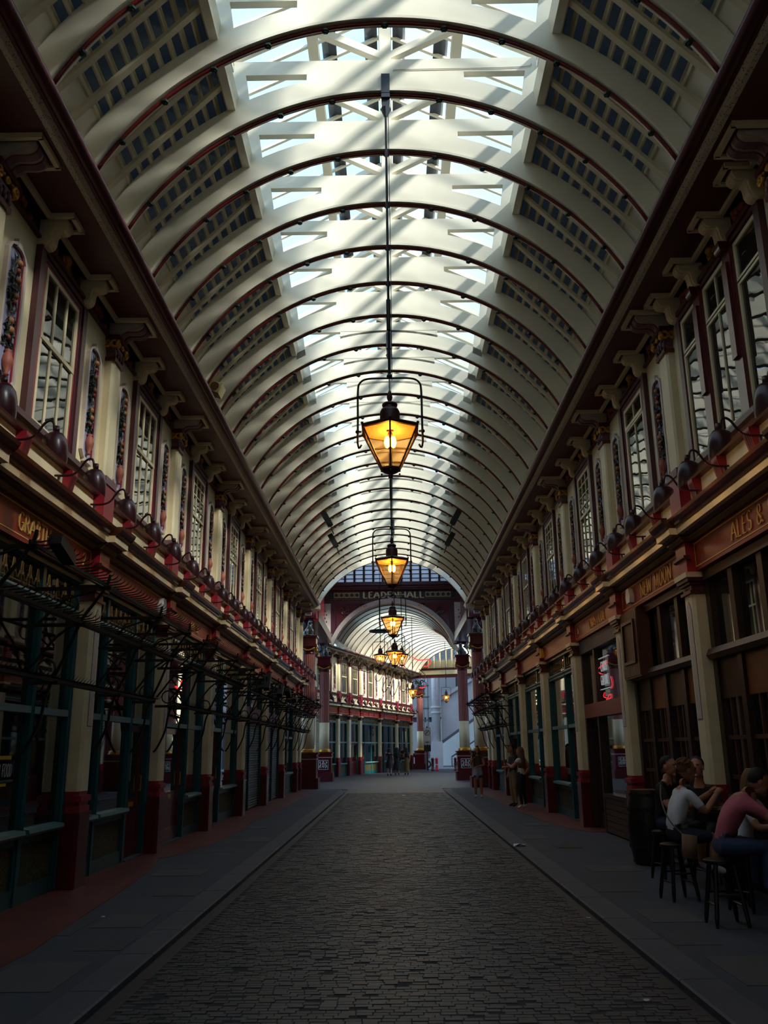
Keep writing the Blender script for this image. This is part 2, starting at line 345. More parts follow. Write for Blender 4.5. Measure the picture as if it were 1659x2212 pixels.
# ================================================================== roadway and pavements
Y0, Y1 = -6.0, 38.2
RD = -.05
def floor_build():
    base = structure('roadway', MB().box(-2.03, 2.03, Y0, 39.2, RD-.2, RD-.0085), 'joint', 'dark cobbled roadway of small stone setts down the middle of the arcade', cat='road')
    # setts in courses across the road, staggered, the nearest ones one by one
    protos = []
    for m in ('sett_a', 'sett_b', 'sett_c'):
        b = MB(); v = [(-.5,-.5,0),(.5,-.5,0),(.5,.5,0),(-.5,.5,0),(-.46,-.44,1),(.46,-.44,1),(.46,.44,1),(-.46,.44,1)]
        b.v = v; b.f = [(4,5,6,7),(0,1,5,4),(1,2,6,5),(2,3,7,6),(3,0,4,7)]
        protos.append(P('sett', b, m))
    rest = {m: MB() for m in ('sett_a', 'sett_b', 'sett_c')}
    singles = 0; y = 5.3; row = 0
    while y < 36.5:
        d = .064 if y < 13 else .11; wbase = .112 if y < 13 else .2
        x = -1.9 + (wbase/2 if row % 2 else 0)
        while x < 1.9:
            w = wbase*R.uniform(.85, 1.15); cx, cy = x+w/2, y+d/2
            k = R.choice((0, 0, 1, 1, 2)); hz = .016+R.uniform(-.003, .005)
            if y >= 5.9 and singles < 300 and abs(cx) < 1.85:
                o = protos[k].put(base, (cx, cy, RD-.022)); o.scale = (w*.985, d*.96, hz); singles += 1
            else:
                mb = rest[('sett_a', 'sett_b', 'sett_c')[k]]; b = len(mb.v); hw, hd = w*.4925, d*.48; z0 = RD-.02; z1 = RD-.022+hz
                mb.v += [(cx-hw, cy-hd, z0), (cx+hw, cy-hd, z0), (cx+hw, cy+hd, z0), (cx-hw, cy+hd, z0), (cx-hw*.93, cy-hd*.9, z1), (cx+hw*.93, cy-hd*.9, z1), (cx+hw*.93, cy+hd*.9, z1), (cx-hw*.93, cy+hd*.9, z1)]
                mb.f += [(b+4,b+5,b+6,b+7),(b,b+1,b+5,b+4),(b+1,b+2,b+6,b+5),(b+2,b+3,b+7,b+6),(b+3,b,b+4,b+7)]
            x += w
        y += d; row += 1
    for m, mb in rest.items(): part('setts', mb, m, base, props={'kind': 'stuff'})
    # far stretch and crossing, too far to tell the setts apart
    fm = mat('setts_far', (50, 51, 57), .5, var=.3, scale=9, bump=.4, bscale=26)
    part('far_surface', MB().prism([(36.45, RD-.02), (39.3, RD-.02), (39.3, -.011), (39.2, -.011), (36.45, RD-.006)], -2.03, 2.03, 'x'), 'setts_far', base)
    part('near_surface', MB().box(-2.0, 2.0, Y0, 5.3, RD-.02, RD), 'setts_far', base)
    for s in (-1, 1):
        part('gutter', MB().box(s*1.9 if s > 0 else -2.02, 2.02 if s > 0 else -1.9, 5.3, 36.5, RD-.02, RD-.006), 'sett_b', base)
    structure('crossing_floor', MB().box(-30, 30, 39.2, 130, -.2, -.012), 'setts_far', 'cobbled ground of the crossing and lane beyond the sign arch', cat='ground')
    for s, side in ((-1, 'left'), (1, 'right')):
        x0, x1 = sorted((s*2.3, s*5.6))
        pv = structure('pavement', MB().box(x0, x1, Y0, 39.2, -.2, -.004), 'asphalt', 'grey footway beside the %s' % ('green shopfronts with hook rails' if s < 0 else 'pub and card shop'), cat='pavement')
        y = Y0; k = 0
        while y < 37.5:
            L = R.uniform(.95, 1.5); a, b = sorted((s*2.03, s*2.32))
            part('kerb_stone', MB().prism([(a, -.15), (b, -.15), (b, 0), (a+(.015 if s > 0 else 0), 0.0 if s < 0 else .0), (a, -.012)] if s > 0 else [(a, -.15), (b, -.15), (b, -.012), (b-.015, 0), (a, 0)], y, y+L-.012), 'kerb', pv)
            y += L
        # patches of slabs set in the footway
        for (py, px, w, d, m) in [(7.2,2.75,.6,.9,'slab'),(8.3,2.55,.4,.5,'slab_dark'),(9.4,2.7,.5,.7,'slab'),(9.1,3.3,.55,.8,'slab_dark'),(11.2,2.6,.5,.6,'slab_dark'),(12.9,3.0,.7,.6,'slab'),(15.7,2.92,.42,.5,'slab_dark'),(17.5,2.6,.5,.9,'slab'),(20.2,3.1,.6,.6,'slab_dark')]:
            part('paving_slab', MB().box(s*px-w/2, s*px+w/2, py-d/2, py+d/2, -.02, 0.0), m, pv)
        if s > 0: part('access_cover', MB().box(2.72, 3.12, 15.5, 16.0, -.02, .003), 'iron', pv)
        # red tile strip along the shopfronts with a wavering worn edge
        if s < 0:
            edge = [(-6, 3.3), (4, 3.3), (8.0, 3.1), (9.5, 3.22), (11.5, 3.35), (13.2, 3.5), (14.6, 3.75), (14.9, 3.6), (17, 3.3), (19.5, 3.25), (21.5, 3.4), (24, 3.3), (28, 3.25), (33, 3.25), (38, 3.3)]
        else:
            edge = [(18.2, 3.9), (19, 3.6), (21, 3.4), (24, 3.3), (28, 3.25), (33, 3.25), (38, 3.3)]
        m = MB()
        for (ya, xa), (yb, xb) in zip(edge, edge[1:]):
            m.prism([(s*xa, ya), (s*xb, yb), (s*5.2, yb), (s*5.2, ya)], -.02, .002, 'z')
        part('red_tile_strip', m, 'red_tile', pv)
floor_build()

# ================================================================== barrel roof
ZC, RI = 6.15, 3.65
RIBS = [-5.8, -4.65, -3.5, -2.35, -1.2, -.05, 1.1, 2.25, 3.4, 4.55, 5.7, 6.95, 8.24, 9.39, 10.52, 11.74, 12.93, 14.1, 15.33, 16.6, 17.9, 19.2, 20.47, 21.8, 23.05, 24.3, 25.6, 26.9, 28.2, 29.45, 30.7, 31.95, 33.2, 34.4, 35.6, 36.7]
def arc_pts(r, a0, a1, n):
    return [(r*math.cos(math.radians(a0+(a1-a0)*i/n)), ZC+r*math.sin(math.radians(a0+(a1-a0)*i/n))) for i in range(n+1)]
def rib_mesh(a0=28.2, a1=151.8, n=44, depth=.33, th=.05):
    inn = arc_pts(RI+.012, a0, a1, n); out = arc_pts(RI+depth, a0, a1, n); m = MB()
    for i in range(n):
        m.prism([inn[i], inn[i+1], out[i+1], out[i]], -th, th)
    # flange under the plate
    i2 = arc_pts(RI+.012, a0, a1, n); o2 = arc_pts(RI+.05, a0, a1, n)
    for i in range(n): m.prism([i2[i], i2[i+1], o2[i+1], o2[i]], -.075, .075)
    return m
def collar_mesh():
    m = MB(); m.box(-1.97, 1.97, -.05, .05, 10.10, 10.31)
    # solid spandrel in the middle, feathering out to the slots
    n = 20
    for i in range(n):
        xa, xb = -1.02+2.04*i/n, -1.02+2.04*(i+1)/n
        za, zb = ZC+math.sqrt((RI+.3)**2-xa*xa), ZC+math.sqrt((RI+.3)**2-xb*xb)
        m.prism([(xa, za-.02), (xb, zb-.02), (xb, 10.12), (xa, 10.12)], -.05, .05)
    for s in (-1, 1):
        m.prism([(s*1.74, 9.58), (s*1.93, 9.48), (s*1.99, 10.15), (s*1.82, 10.15)], -.05, .05)
    return m
def roof_build():
    n = 14; m = MB()
    for s in (-1, 1):
        a = arc_pts(RI+.36, 24.8, 36.5, n); b = arc_pts(RI+.42, 24.8, 36.5, n)
        for i in range(n): m.prism([(s*a[i][0], a[i][1]), (s*a[i+1][0], a[i+1][1]), (s*b[i+1][0], b[i+1][1]), (s*b[i][0], b[i][1])], Y0, Y1-.2)
    ce = structure('ceiling', m, 'cream_roof', 'cream painted barrel vault with ribs and glazed lantern along its crown', cat='roof')
    roll = P('red_roll', MB().tube([(x, 0, z) for x, z in arc_pts(RI, 28, 152, 56)], .024, 8), 'red_roll', True)
    boss = MB()
    for k in range(11):
        a = math.radians(35+k*11); x, z = (RI-.02)*math.cos(a), ZC+(RI-.02)*math.sin(a)
    bo = MB().ball((0,0,-.005), .03, 6, 4).lathe([(.044, -.01), (.044, .016)], n=6)
    bossp = P('boss', bo, 'iron_green')
    rib = P('arch_rib', rib_mesh(), 'cream_roof')
    collar = P('collar_beam', collar_mesh(), 'cream_roof')
    king = P('king_post', MB().box(-.075, .075, -.05, .05, 10.31, 11.42), 'cream_roof')
    struts = [P('strut', MB().bar((s*.05, 0, 10.38), (s*1.0, 0, 10.88), .1, .1, up=(0,1,0)), 'cream_roof') for s in (-1, 1)]
    prins = [P('principal_rafter', MB().bar((s*2.1, 0, 10.36), (s*.02, 0, 11.42), .1, .12, up=(0,1,0)), 'cream_roof') for s in (-1, 1)]
    for y in RIBS:
        r = rib.put(ce, (0, y, 0)); roll.put(r)
        if y > 5:
            for k in range(11):
                a = math.radians(35+k*11); bossp.put(r, ((RI-.03)*math.cos(a), 0, ZC+(RI-.03)*math.sin(a)))
        collar.put(ce, (0, y, 0)); king.put(ce, (0, y, 0))
        for q in struts+prins: q.put(ce, (0, y, 0))
    # lengthwise timbers
    part('ridge_beam', MB().box(-.09, .09, Y0, Y1, 11.40, 11.52), 'cream_roof', ce)
    for s in (-1, 1):
        z = 10.36+(2.1-.98)/2.08*1.06
        part('purlin', MB().box(s*.98-.07, s*.98+.07, Y0, Y1, z-.09, z+.06), 'cream_roof', ce)
        part('purlin_flashing', MB().box(s*.78-.1, s*.78+.1, Y0, Y1, z+.19, z+.205), 'lead', ce)
        part('ridge_flashing', MB().box(s*.2-.09, s*.2+.09, Y0, Y1, 11.42, 11.435), 'lead', ce)
        part('eaves_plate', MB().box(s*2.06-.06, s*2.06+.06, Y0, Y1, 10.28, 10.40), 'cream_roof', ce)
        part('lantern_sill', MB().prism([(s*1.93, 9.56), (s*2.03, 9.56), (s*2.12, 9.80), (s*2.0, 9.86), (s*1.9, 9.78)], Y0, Y1), 'cream_roof', ce)
    # panes of the lantern: pitched roof and low glazed sides, one pane per bay and slope
    pr = [P('skylight_pane', MB().face([(s*2.2, 0, 10.42), (s*.03, 0, 11.50), (s*.03, 1, 11.50), (s*2.2, 1, 10.42)]), 'sky_glass') for s in (-1, 1)]
    pside = [P('side_pane', MB().face([(s*2.08, 0, 9.82), (s*2.08, 0, 10.32), (s*2.08, 1, 10.32), (s*2.08, 1, 9.82)]), 'sky_glass') for s in (-1, 1)]
    gbar = [P('glazing_bar', MB().bar((s*2.15, 0, 10.395), (s*.05, 0, 11.46), .035, .05, up=(0,1,0)), 'cream_roof') for s in (-1, 1)]
    # stepped side lights between lantern and vault
    N = 9; PA, PB = (2.06, 9.74), (3.24, 8.52); dx, dz = (PB[0]-PA[0])/N, (PA[1]-PB[1])/N
    panes = []; sills = []
    for s in (-1, 1):
        g = MB(); t = MB()
        X = lambda x: s*x
        g.face([(X(-.02), 0, -.004), (X(dx+.012), 0, -.04), (X(dx+.012), 1, -.04), (X(-.02), 1, -.004)])
        t.prism([(X(dx-.02), -.04), (X(dx+.004), -.04), (X(dx+.004), -dz-.02), (X(dx-.02), -dz-.02)], 0, 1).prism([(X(dx-.035), -.052), (X(dx), -.052), (X(dx), -.075), (X(dx-.025), -.075)], 0, 1)
        panes.append(P('stepped_pane', g, 'slat_glass')); sills.append(P('step_sill', t, 'cream_rafter'))
    raf = [P('common_rafter', MB().bar((s*(PA[0]-.02), 0, PA[1]-.08), (s*(PB[0]+.30), 0, PB[1]-.50), .045, .085, up=(0,1,0)), 'cream_rafter') for s in (-1, 1)]
    near = [i for i in range(len(RIBS)-1) if 4 < RIBS[i] < 22]
    bulkp = {0: MB(), 1: MB()}; bulks = {0: MB(), 1: MB()}
    for i in range(len(RIBS)-1):
        a, b = RIBS[i], RIBS[i+1]; L = b-a
        for k in (0, 1):
            s = (-1, 1)[k]
            pr[k].put(ce, (0, a, 0), sy=L); pside[k].put(ce, (0, a, 0), sy=L)
            for q in (1/3, 2/3): gbar[k].put(ce, (0, a+L*q, 0)); raf[k].put(ce, (0, a+L*q, 0))
            for j in range(N):
                x, z = s*(PA[0]+dx*j), PA[1]-dz*j
                if i in near: panes[k].put(ce, (x, a, z), sy=L); sills[k].put(ce, (x, a, z), sy=L)
                else:
                    for src, dst in ((panes[k], bulkp[k]), (sills[k], bulks[k])):
                        M = Matrix.Translation((x, a, z)) @ Matrix.Diagonal((1, L, 1, 1))
                        bb = len(dst.v); dst.v += [tuple(M @ v.co) for v in src.me.vertices]; dst.f += [tuple(bb+q for q in p.vertices) for p in src.me.polygons]
    for k in (0, 1):
        part('stepped_panes', bulkp[k], 'slat_glass', ce, props={'kind': 'stuff'}); part('step_sills', bulks[k], 'cream_rafter', ce, props={'kind': 'stuff'})
    # last plate arch with scroll tracery above it
    pl = MB(); nn = 44; inn = arc_pts(RI-.02, 26, 154, nn); out = arc_pts(RI+.36, 26, 154, nn)
    for i in range(nn): pl.prism([inn[i], inn[i+1], out[i+1], out[i]], 37.85, 38.0)
    part('end_arch', pl, 'cream_roof', ce)
    tr = MB()
    for s in (-1, 1):
        for (x, z, r) in ((2.25, 9.62, .13), (2.62, 9.32, .15), (2.0, 9.86, .08), (2.95, 9.0, .12)):
            sp = [(s*(x+r*(1-t/14)*math.cos(t*.9)), 37.9, z+r*(1-t/14)*math.sin(t*.9)) for t in range(14)]
            tr.tube(sp, .022, 5)
        tr.tube([(s*1.55, 37.9, 9.98), (s*2.3, 37.9, 9.86), (s*2.9, 37.9, 9.42), (s*3.3, 37.9, 8.8)], .025, 5)
    part('scroll_tracery', tr, 'cream_roof', ce)
    for s in (-1, 1): part('end_beam', MB().box(min(s*3.2, s*3.6), max(s*3.2, s*3.6), 37.7, 38.1, 7.6, 8.5), 'cream_roof', ce)
    # unseen back wall added to stop light, and outer slopes that close the attic
    bk = structure('wall_back', MB().box(-5.5, 5.5, Y0-.3, Y0, -.2, 12), 'cream', 'plain cream end wall added behind the viewer to shut out light', cat='wall')
roof_build()
# ================================================================== facade elements
# local frame of every facade: x = out from the wall towards the street, y = along, z = up
def console_profile(x1, z0, z1):
    pts = [(-.02, z0), (.06, z0)]
    pts += [(p.x, p.z) for p in bez((.06, 0, z0), (.24, 0, z0+.02), (.1, 0, z1-.1), (x1*.72, 0, z1-.13), 8)]
    pts += [(p.x, p.z) for p in bez((x1*.72, 0, z1-.13), (x1*.95, 0, z1-.14), (x1*1.05, 0, z1-.07), (x1, 0, z1), 6)]
    pts += [(-.02, z1)]; return pts
def facade_protos():
    E = {}
    # ---- lower pillar
    base = MB().prism([(-.3, -.23), (.10, -.23), (.14, -.19), (.14, .19), (.10, .23), (-.3, .23)], 0, .86, 'z').box(-.3, .15, -.24, .24, .86, .9)
    base2 = MB()
    for z0, z1, g in ((.9, .97, .0), (.97, 1.03, -.015), (1.03, 1.10, .012), (1.10, 1.15, -.03)):
        base2.prism([(-.3, -.22-g), (.09+g, -.22-g), (.13+g, -.18-g), (.13+g, .18+g), (.09+g, .22+g), (-.3, .22+g)], z0, z1, 'z')
    shaft = MB().prism([(-.3, -.17), (.07, -.17), (.11, -.13), (.11, .13), (.07, .17), (-.3, .17)], 1.15, 3.6, 'z')
    line = MB().prism([(-.085, 1.95), (.085, 1.95), (.085, 3.36), (.06, 3.44), (0, 3.5), (-.06, 3.44), (-.085, 3.36)], .108, .113, 'x')
    inn = MB().prism([(-.075, 1.962), (.075, 1.962), (.075, 3.355), (.055, 3.43), (0, 3.485), (-.055, 3.43), (-.075, 3.355)], .11, .117, 'x')
    cap = MB()
    for z0, z1, g in ((3.58, 3.62, .03), (3.62, 3.70, .0), (3.70, 3.74, .03), (3.74, 3.79, .06)):
        cap.prism([(-.3, -.17-g), (.11+g, -.17-g), (.11+g, .17+g), (-.3, .17+g)], z0, z1, 'z')
    E['pillar'] = P('pillar', shaft, 'cream', kids=[P('pillar_base', base, 'oxblood', kids=[P('base_moulding', base2, 'crimson')]), P('panel_outline', line, 'maroon'), P('panel_face', inn, 'pale'),
        P('capital', cap, 'maroon', kids=[P('abacus', MB().box(-.3, .19, -.25, .25, 3.79, 3.86), 'cream'), P('stud', MB().ball((.115, -.07, 3.66), .012, 6, 4).ball((.115, 0, 3.66), .012, 6, 4).ball((.115, .07, 3.66), .012, 6, 4), 'gold')]),
        P('fascia_block', MB().box(-.2, .15, -.2, .2, 3.86, 4.33), 'crimson', kids=[P('ledge', MB().prism([(.1, 4.02), (.19, 4.06), (.19, 4.09), (.1, 4.09)], -.23, .23), 'soffit_red')])])
    # ---- upper pilaster
    ps = MB().prism([(-.05, -.18), (.09, -.18), (.12, -.15), (.12, .15), (.09, .18), (-.05, .18)], 5.33, 7.1, 'z')
    ped = MB().box(-.05, .15, -.21, .21, 4.56, 5.22)
    bell = MB()
    for i in range(5):
        g = .004*i*i*.6; bell.prism([(-.05, -.17-g), (.11+g, -.17-g), (.11+g, .17+g), (-.05, .17+g)], 7.14+.035*i, 7.14+.035*(i+1), 'z')
    vol = MB()
    for y in (-.19, .19):
        vol.torus((.17, y, 7.34), .05, .026, 10, 5, 'x').ball((.18, y, 7.34), .026, 6, 4)
        for x in (.02, .13): vol.torus((x, y*1.16, 7.34), .05, .026, 10, 5, 'y')
    vol.torus((.17, 0, 7.36), .03, .02, 10, 5, 'x')
    for k in range(5): vol.ball((.15, -.14+k*.07, 7.385), (.03, .035, .02), 6, 4)
    lf = MB()
    for k in range(7): lf.ball((.13+.02*(k % 2), -.16+k*.053, 7.2+.03*(k % 2)), (.03, .03, .05), 6, 4)
    E['pilaster'] = P('pilaster', ps, 'cream', kids=[P('pedestal', ped, 'crimson', kids=[P('pedestal_cap', MB().box(-.05, .165, -.225, .225, 5.22, 5.33), 'purple')]),
        P('necking', MB().box(-.05, .15, -.2, .2, 7.08, 7.14), 'oxblood'), P('capital', bell, 'purple', kids=[P('volute', vol, 'gold', True), P('leaf_band', lf, 'purple', True)]), P('abacus', MB().box(-.05, .2, -.24, .24, 7.40, 7.47), 'soffit_red')])
    # ---- consoles
    cp = console_profile(.50, 7.40, 7.70)
    under = [(x, z-.012) for x, z in cp[1:-1]]
    body = MB().prism(cp, -.17, .17)
    roll_ = MB().prism([(x+.015, z-.02) for x, z in cp[2:-1]]+[(x-.03, z+.03) for x, z in cp[2:-1]][::-1], -.12, -.03).prism([(x+.015, z-.02) for x, z in cp[2:-1]]+[(x-.03, z+.03) for x, z in cp[2:-1]][::-1], .03, .12)
    E['console'] = P('console', body, 'pink_stone', kids=[P('console_scroll', roll_, 'purple'),
        P('console_outline', MB().prism([(.03, 7.5), (.2, 7.52), (.33, 7.6), (.44, 7.62), (.44, 7.68), (.03, 7.68)], -.1735, -.17).prism([(.03, 7.5), (.2, 7.52), (.33, 7.6), (.44, 7.62), (.44, 7.68), (.03, 7.68)], .17, .1735), 'pale')])
    cs = console_profile(.33, 7.36, 7.70)
    E['bracket'] = P('bracket', MB().prism(cs, -.10, .10), 'cream', True if False else False, kids=[P('bracket_edge', MB().prism([(x+.01, z-.015) for x, z in cs[2:-1]]+[(x-.02, z+.02) for x, z in cs[2:-1]][::-1], -.06, .06), 'cream')])
    # ---- garlanded fruit panel
    w, z0, z1 = .24, 5.36, 7.04
    def oct_(g): return [(-w+g, z0+.12), (-w+g+.07, z0+.05), (-.07, z0+g), (.07, z0+g), (w-g-.07, z0+.05), (w-g, z0+.12), (w-g, z1-.16), (w-g-.05, z1-.08), (.06, z1-g), (-.06, z1-g), (-w+g+.05, z1-.08), (-w+g, z1-.16)]
    ring = MB(); A, B_ = oct_(0), oct_(.045)
    for i in range(12):
        j = (i+1) % 12; ring.prism([A[i], A[j], B_[j], B_[i]], 0, .05, 'x')
    ring.box(0, .06, -.05, .05, z1-.06, z1+.04); ring.box(0, .06, -.13, .13, z0-.01, z0+.03)
    ring2 = MB(); A2, B2 = oct_(.045), oct_(.065)
    for i in range(12):
        j = (i+1) % 12; ring2.prism([A2[i], A2[j], B2[j], B2[i]], 0, .03, 'x')
    rr = random.Random(3); lv = MB(); fo = MB(); fr = MB()
    for k in range(110):
        z = z0+.42+rr.random()*1.12; y = rr.uniform(-.1, .1); a = rr.uniform(0, PI*2); L = rr.uniform(.045, .085); x = rr.uniform(.012, .05)
        c, s_ = math.cos(a), math.sin(a)
        lv.face([(x, y-c*L, z-s_*L), (x+.02, y+s_*L*.4, z-c*L*.4), (x+.006, y+c*L, z+s_*L), (x+.02, y-s_*L*.4, z+c*L*.4)])
    for k, z in enumerate((5.9, 6.0, 6.1, 6.34, 6.42, 6.62, 6.72, 6.82)):
        (fo if k % 3 else fr).ball((.045, rr.uniform(-.06, .06), z), rr.uniform(.03, .045), 8, 6)
    vase = MB().lathe([(.01, 5.47), (.035, 5.48), (.018, 5.51), (.055, 5.58), (.066, 5.64), (.045, 5.71), (.028, 5.74), (.042, 5.76)], (.05, 0, 0), 10)
    E['panel'] = P('fruit_panel', MB().prism(oct_(.03), 0, .012, 'x'), 'lavender', kids=[P('panel_frame', ring, 'pale', kids=[P('inner_edge', ring2, 'crimson')]), P('leaves', lv, 'leaf_dark'), P('fruit', fo, 'fruit_orange', True), P('red_fruit', fr, 'fruit_red', True), P('vase', vase, 'terracotta', True)])
    # ---- frieze ornament: carved swag and gilt urn
    sw = MB(); rr = random.Random(11)
    for k in range(16): sw.ball((.03, rr.uniform(-.5, .5), 7.56+rr.uniform(-.07, .08)), rr.uniform(.025, .05), 6, 4)
    E['swag'] = P('carved_swag', sw, 'purple', True)
    E['swag_gilt'] = P('gilt_urn', MB().lathe([(.03, 7.47), (.05, 7.5), (.02, 7.53), (.07, 7.6), (.05, 7.66), (.02, 7.69)], (.05, 0, 0), 8).torus((.05, .07, 7.6), .04, .012, 8, 4).torus((.05, -.07, 7.6), .04, .012, 8, 4), 'gold', True)
    sf = MB(); rr = random.Random(12)
    for k in range(12): sf.ball((.03, rr.uniform(-.25, .25), 7.56+rr.uniform(-.07, .08)), rr.uniform(.03, .055), 6, 4)
    E['swag_side'] = P('carved_fruit', sf, 'fruit_red', True)
    # ---- sash window (three lights wide)
    def frame_ring(y0, y1, za, zb, t, x0, x1, sill=True):
        m = MB(); m.box(x0, x1, y0, y0+t, za, zb).box(x0, x1, y1-t, y1, za, zb).box(x0, x1, y0+t, y1-t, zb-t, zb)
        if sill: m.box(x0, x1, y0+t, y1-t, za, za+t)
        return m
    def sash(za, zb, x, cols=3, rows=1, hw=.53):
        pt = frame_ring(-hw, hw, za, zb, .055, x, x+.04); kids = []
        for c in range(1, cols):
            y = -hw+2*hw*c/cols; kids.append(P('glazing_bar', MB().box(x+.005, x+.035, y-.012, y+.012, za+.05, zb-.05), 'cream'))
        for r_ in range(1, rows):
            z = za+(zb-za)*r_/rows; kids.append(P('glazing_bar', MB().box(x+.005, x+.035, -hw, hw, z-.01, z+.01), 'cream'))
        for c in range(cols):
            a, b = -hw+2*hw*c/cols+.012, -hw+2*hw*(c+1)/cols-.012
            kids.append(P('pane', MB().box(x+.012, x+.018, a, b, za+.05, zb-.05), 'window_glass'))
        return P('sash', pt, 'cream', kids=kids)
    arch_ = frame_ring(-.78, .78, 5.22, 7.45, .13, 0, .075, False).add(frame_ring(-.66, .66, 5.22, 7.33, .07, 0, .05, False)).box(0, .10, -.78, .78, 7.40, 7.45)
    E['window'] = [P('frame', arch_, 'maroon', kids=[P('inner_lining', frame_ring(-.60, .60, 5.22, 7.27, .065, 0, .042, False), 'crimson')]), sash(6.30, 7.21, .012, 3, 1), sash(5.25, 6.36, .004, 3, 1)]
    E['window_leaded'] = [E['window'][0], sash(6.30, 7.21, .012, 3, 4), sash(5.25, 6.36, .004, 3, 1)]
    E['window_transom'] = [E['window'][0], sash(6.84, 7.21, .012, 2, 1), sash(5.25, 6.86, .004, 2, 1)]
    # wide three-light window with scroll-bracketed mullions
    wide = [P('frame', frame_ring(-1.42, 1.42, 5.22, 7.45, .13, 0, .075, False).box(0, .1, -1.42, 1.42, 7.38, 7.45), 'maroon')]
    for y in (-.52, .52):
        mu = MB().box(0, .10, y-.11, y+.11, 5.22, 7.36).box(.1, .14, y-.07, y+.07, 5.9, 7.1)
        sc = MB().prism([(p[0]*.55, p[1]-.1) for p in console_profile(.36, 7.2, 7.47)], y-.08, y+.08)
        wide.append(P('mullion', mu, 'oxblood', kids=[P('mullion_scroll', sc, 'oxblood')]))
    for (a, b) in ((-1.29, -.63), (-.41, .41), (.63, 1.29)):
        c = (a+b)/2; hw = (b-a)/2; cols = 2 if hw > .35 else 1
        for (za, zb) in ((6.78, 7.30), (5.25, 6.8)):
            sp = sash(za, zb, .01, cols, 1, hw); q = P('light', None); q.name = 'sash'; q.me = sp.me; q.kids = sp.kids
            wide.append(('off', c, q))
    E['window_wide'] = wide
    # sill, apron brackets
    E['sill_bracket'] = P('sill_bracket', MB().prism([(0, 4.74), (.05, 4.72), (.12, 5.0), (.12, 5.04), (0, 5.04)], -.09, .09), 'crimson', kids=[P('flute', MB().prism([(.055, 4.76), (.06, 4.76), (.122, 4.98), (.115, 4.98)], y-.012, y+.012), 'maroon') for y in (-.045, 0, .045)])
    # ---- gooseneck lamp
    def shade(prof, n=18):
        """bell with an upright axis whose mouth is cut on the slant, lower on the street side"""
        m = MB(); k = len(prof)
        for (r_, h_) in prof:
            for i in range(n):
                a_ = 2*PI*i/n; x, y = r_*math.cos(a_), r_*math.sin(a_); t = max(0, min(1, (.05-h_)/.13)); m.v.append((x, y, h_-t*(x+.10)*.85))
        for j in range(k-1):
            for i in range(n): i2 = (i+1) % n; m.f.append((j*n+i, j*n+i2, (j+1)*n+i2, (j+1)*n+i))
        return m
    sh = shade([(.15, -.085), (.156, -.06), (.15, -.01), (.125, .03), (.08, .06), (.036, .075)]).add(shade([(.145, -.085), (.148, -.06), (.14, -.01), (.115, .022), (.07, .05), (.001, .06)]))
    neck = MB().lathe([(.036, .065), (.036, .15), (.0, .152)], n=10)
    T = Matrix.Translation((.64, 0, 4.76)) @ Matrix.Diagonal((.86, .86, .9, 1))
    s2 = MB().add(sh, T); n2 = MB().add(neck, T)
    arm = MB().tube(smooth_path([(.16, 0, 4.76), (.32, 0, 4.76), (.42, 0, 4.80), (.50, 0, 4.92), (.555, 0, 4.96), (.60, 0, 4.94), (.615, 0, 4.86), (.63, 0, 4.83)], 4), .014, 6).box(.2, .225, -.012, .012, 4.57, 4.76).box(.17, .26, -.04, .04, 4.57, 4.585)
    E['goose'] = [P('arm', arm, 'lamp_shade', True), P('shade', s2, 'lamp_shade', True, kids=[P('neck', n2, 'lamp_shade', True)])]
    dsc = MB().add(MB().ball((-.02, 0, -.05), .05, 10, 8), T)
    E['goose_lit'] = E['goose']+[P('bulb', dsc, 'bulb_soft')]
    return E
E_ = facade_protos()
WIN_N = [0]; TRIM_N = [0]
def put_window(kind, wall, y, label):
    WIN_N[0] += 1
    w = empty('window_%d' % WIN_N[0]); M = wall.matrix_basis.copy()
    loc = Matrix.LocRotScale(wall.location, wall.rotation_euler, None) @ Vector((0, y, 0))
    w.location = loc; w.rotation_euler = wall.rotation_euler
    tag(w, label, 'window', kind='structure')
    for p in E_[kind]:
        if isinstance(p, tuple): p[2].put(w, (0, p[1], 0))
        else: p.put(w)
    return w
def wall_frame(wall): return Matrix.LocRotScale(wall.location, wall.rotation_euler, None)
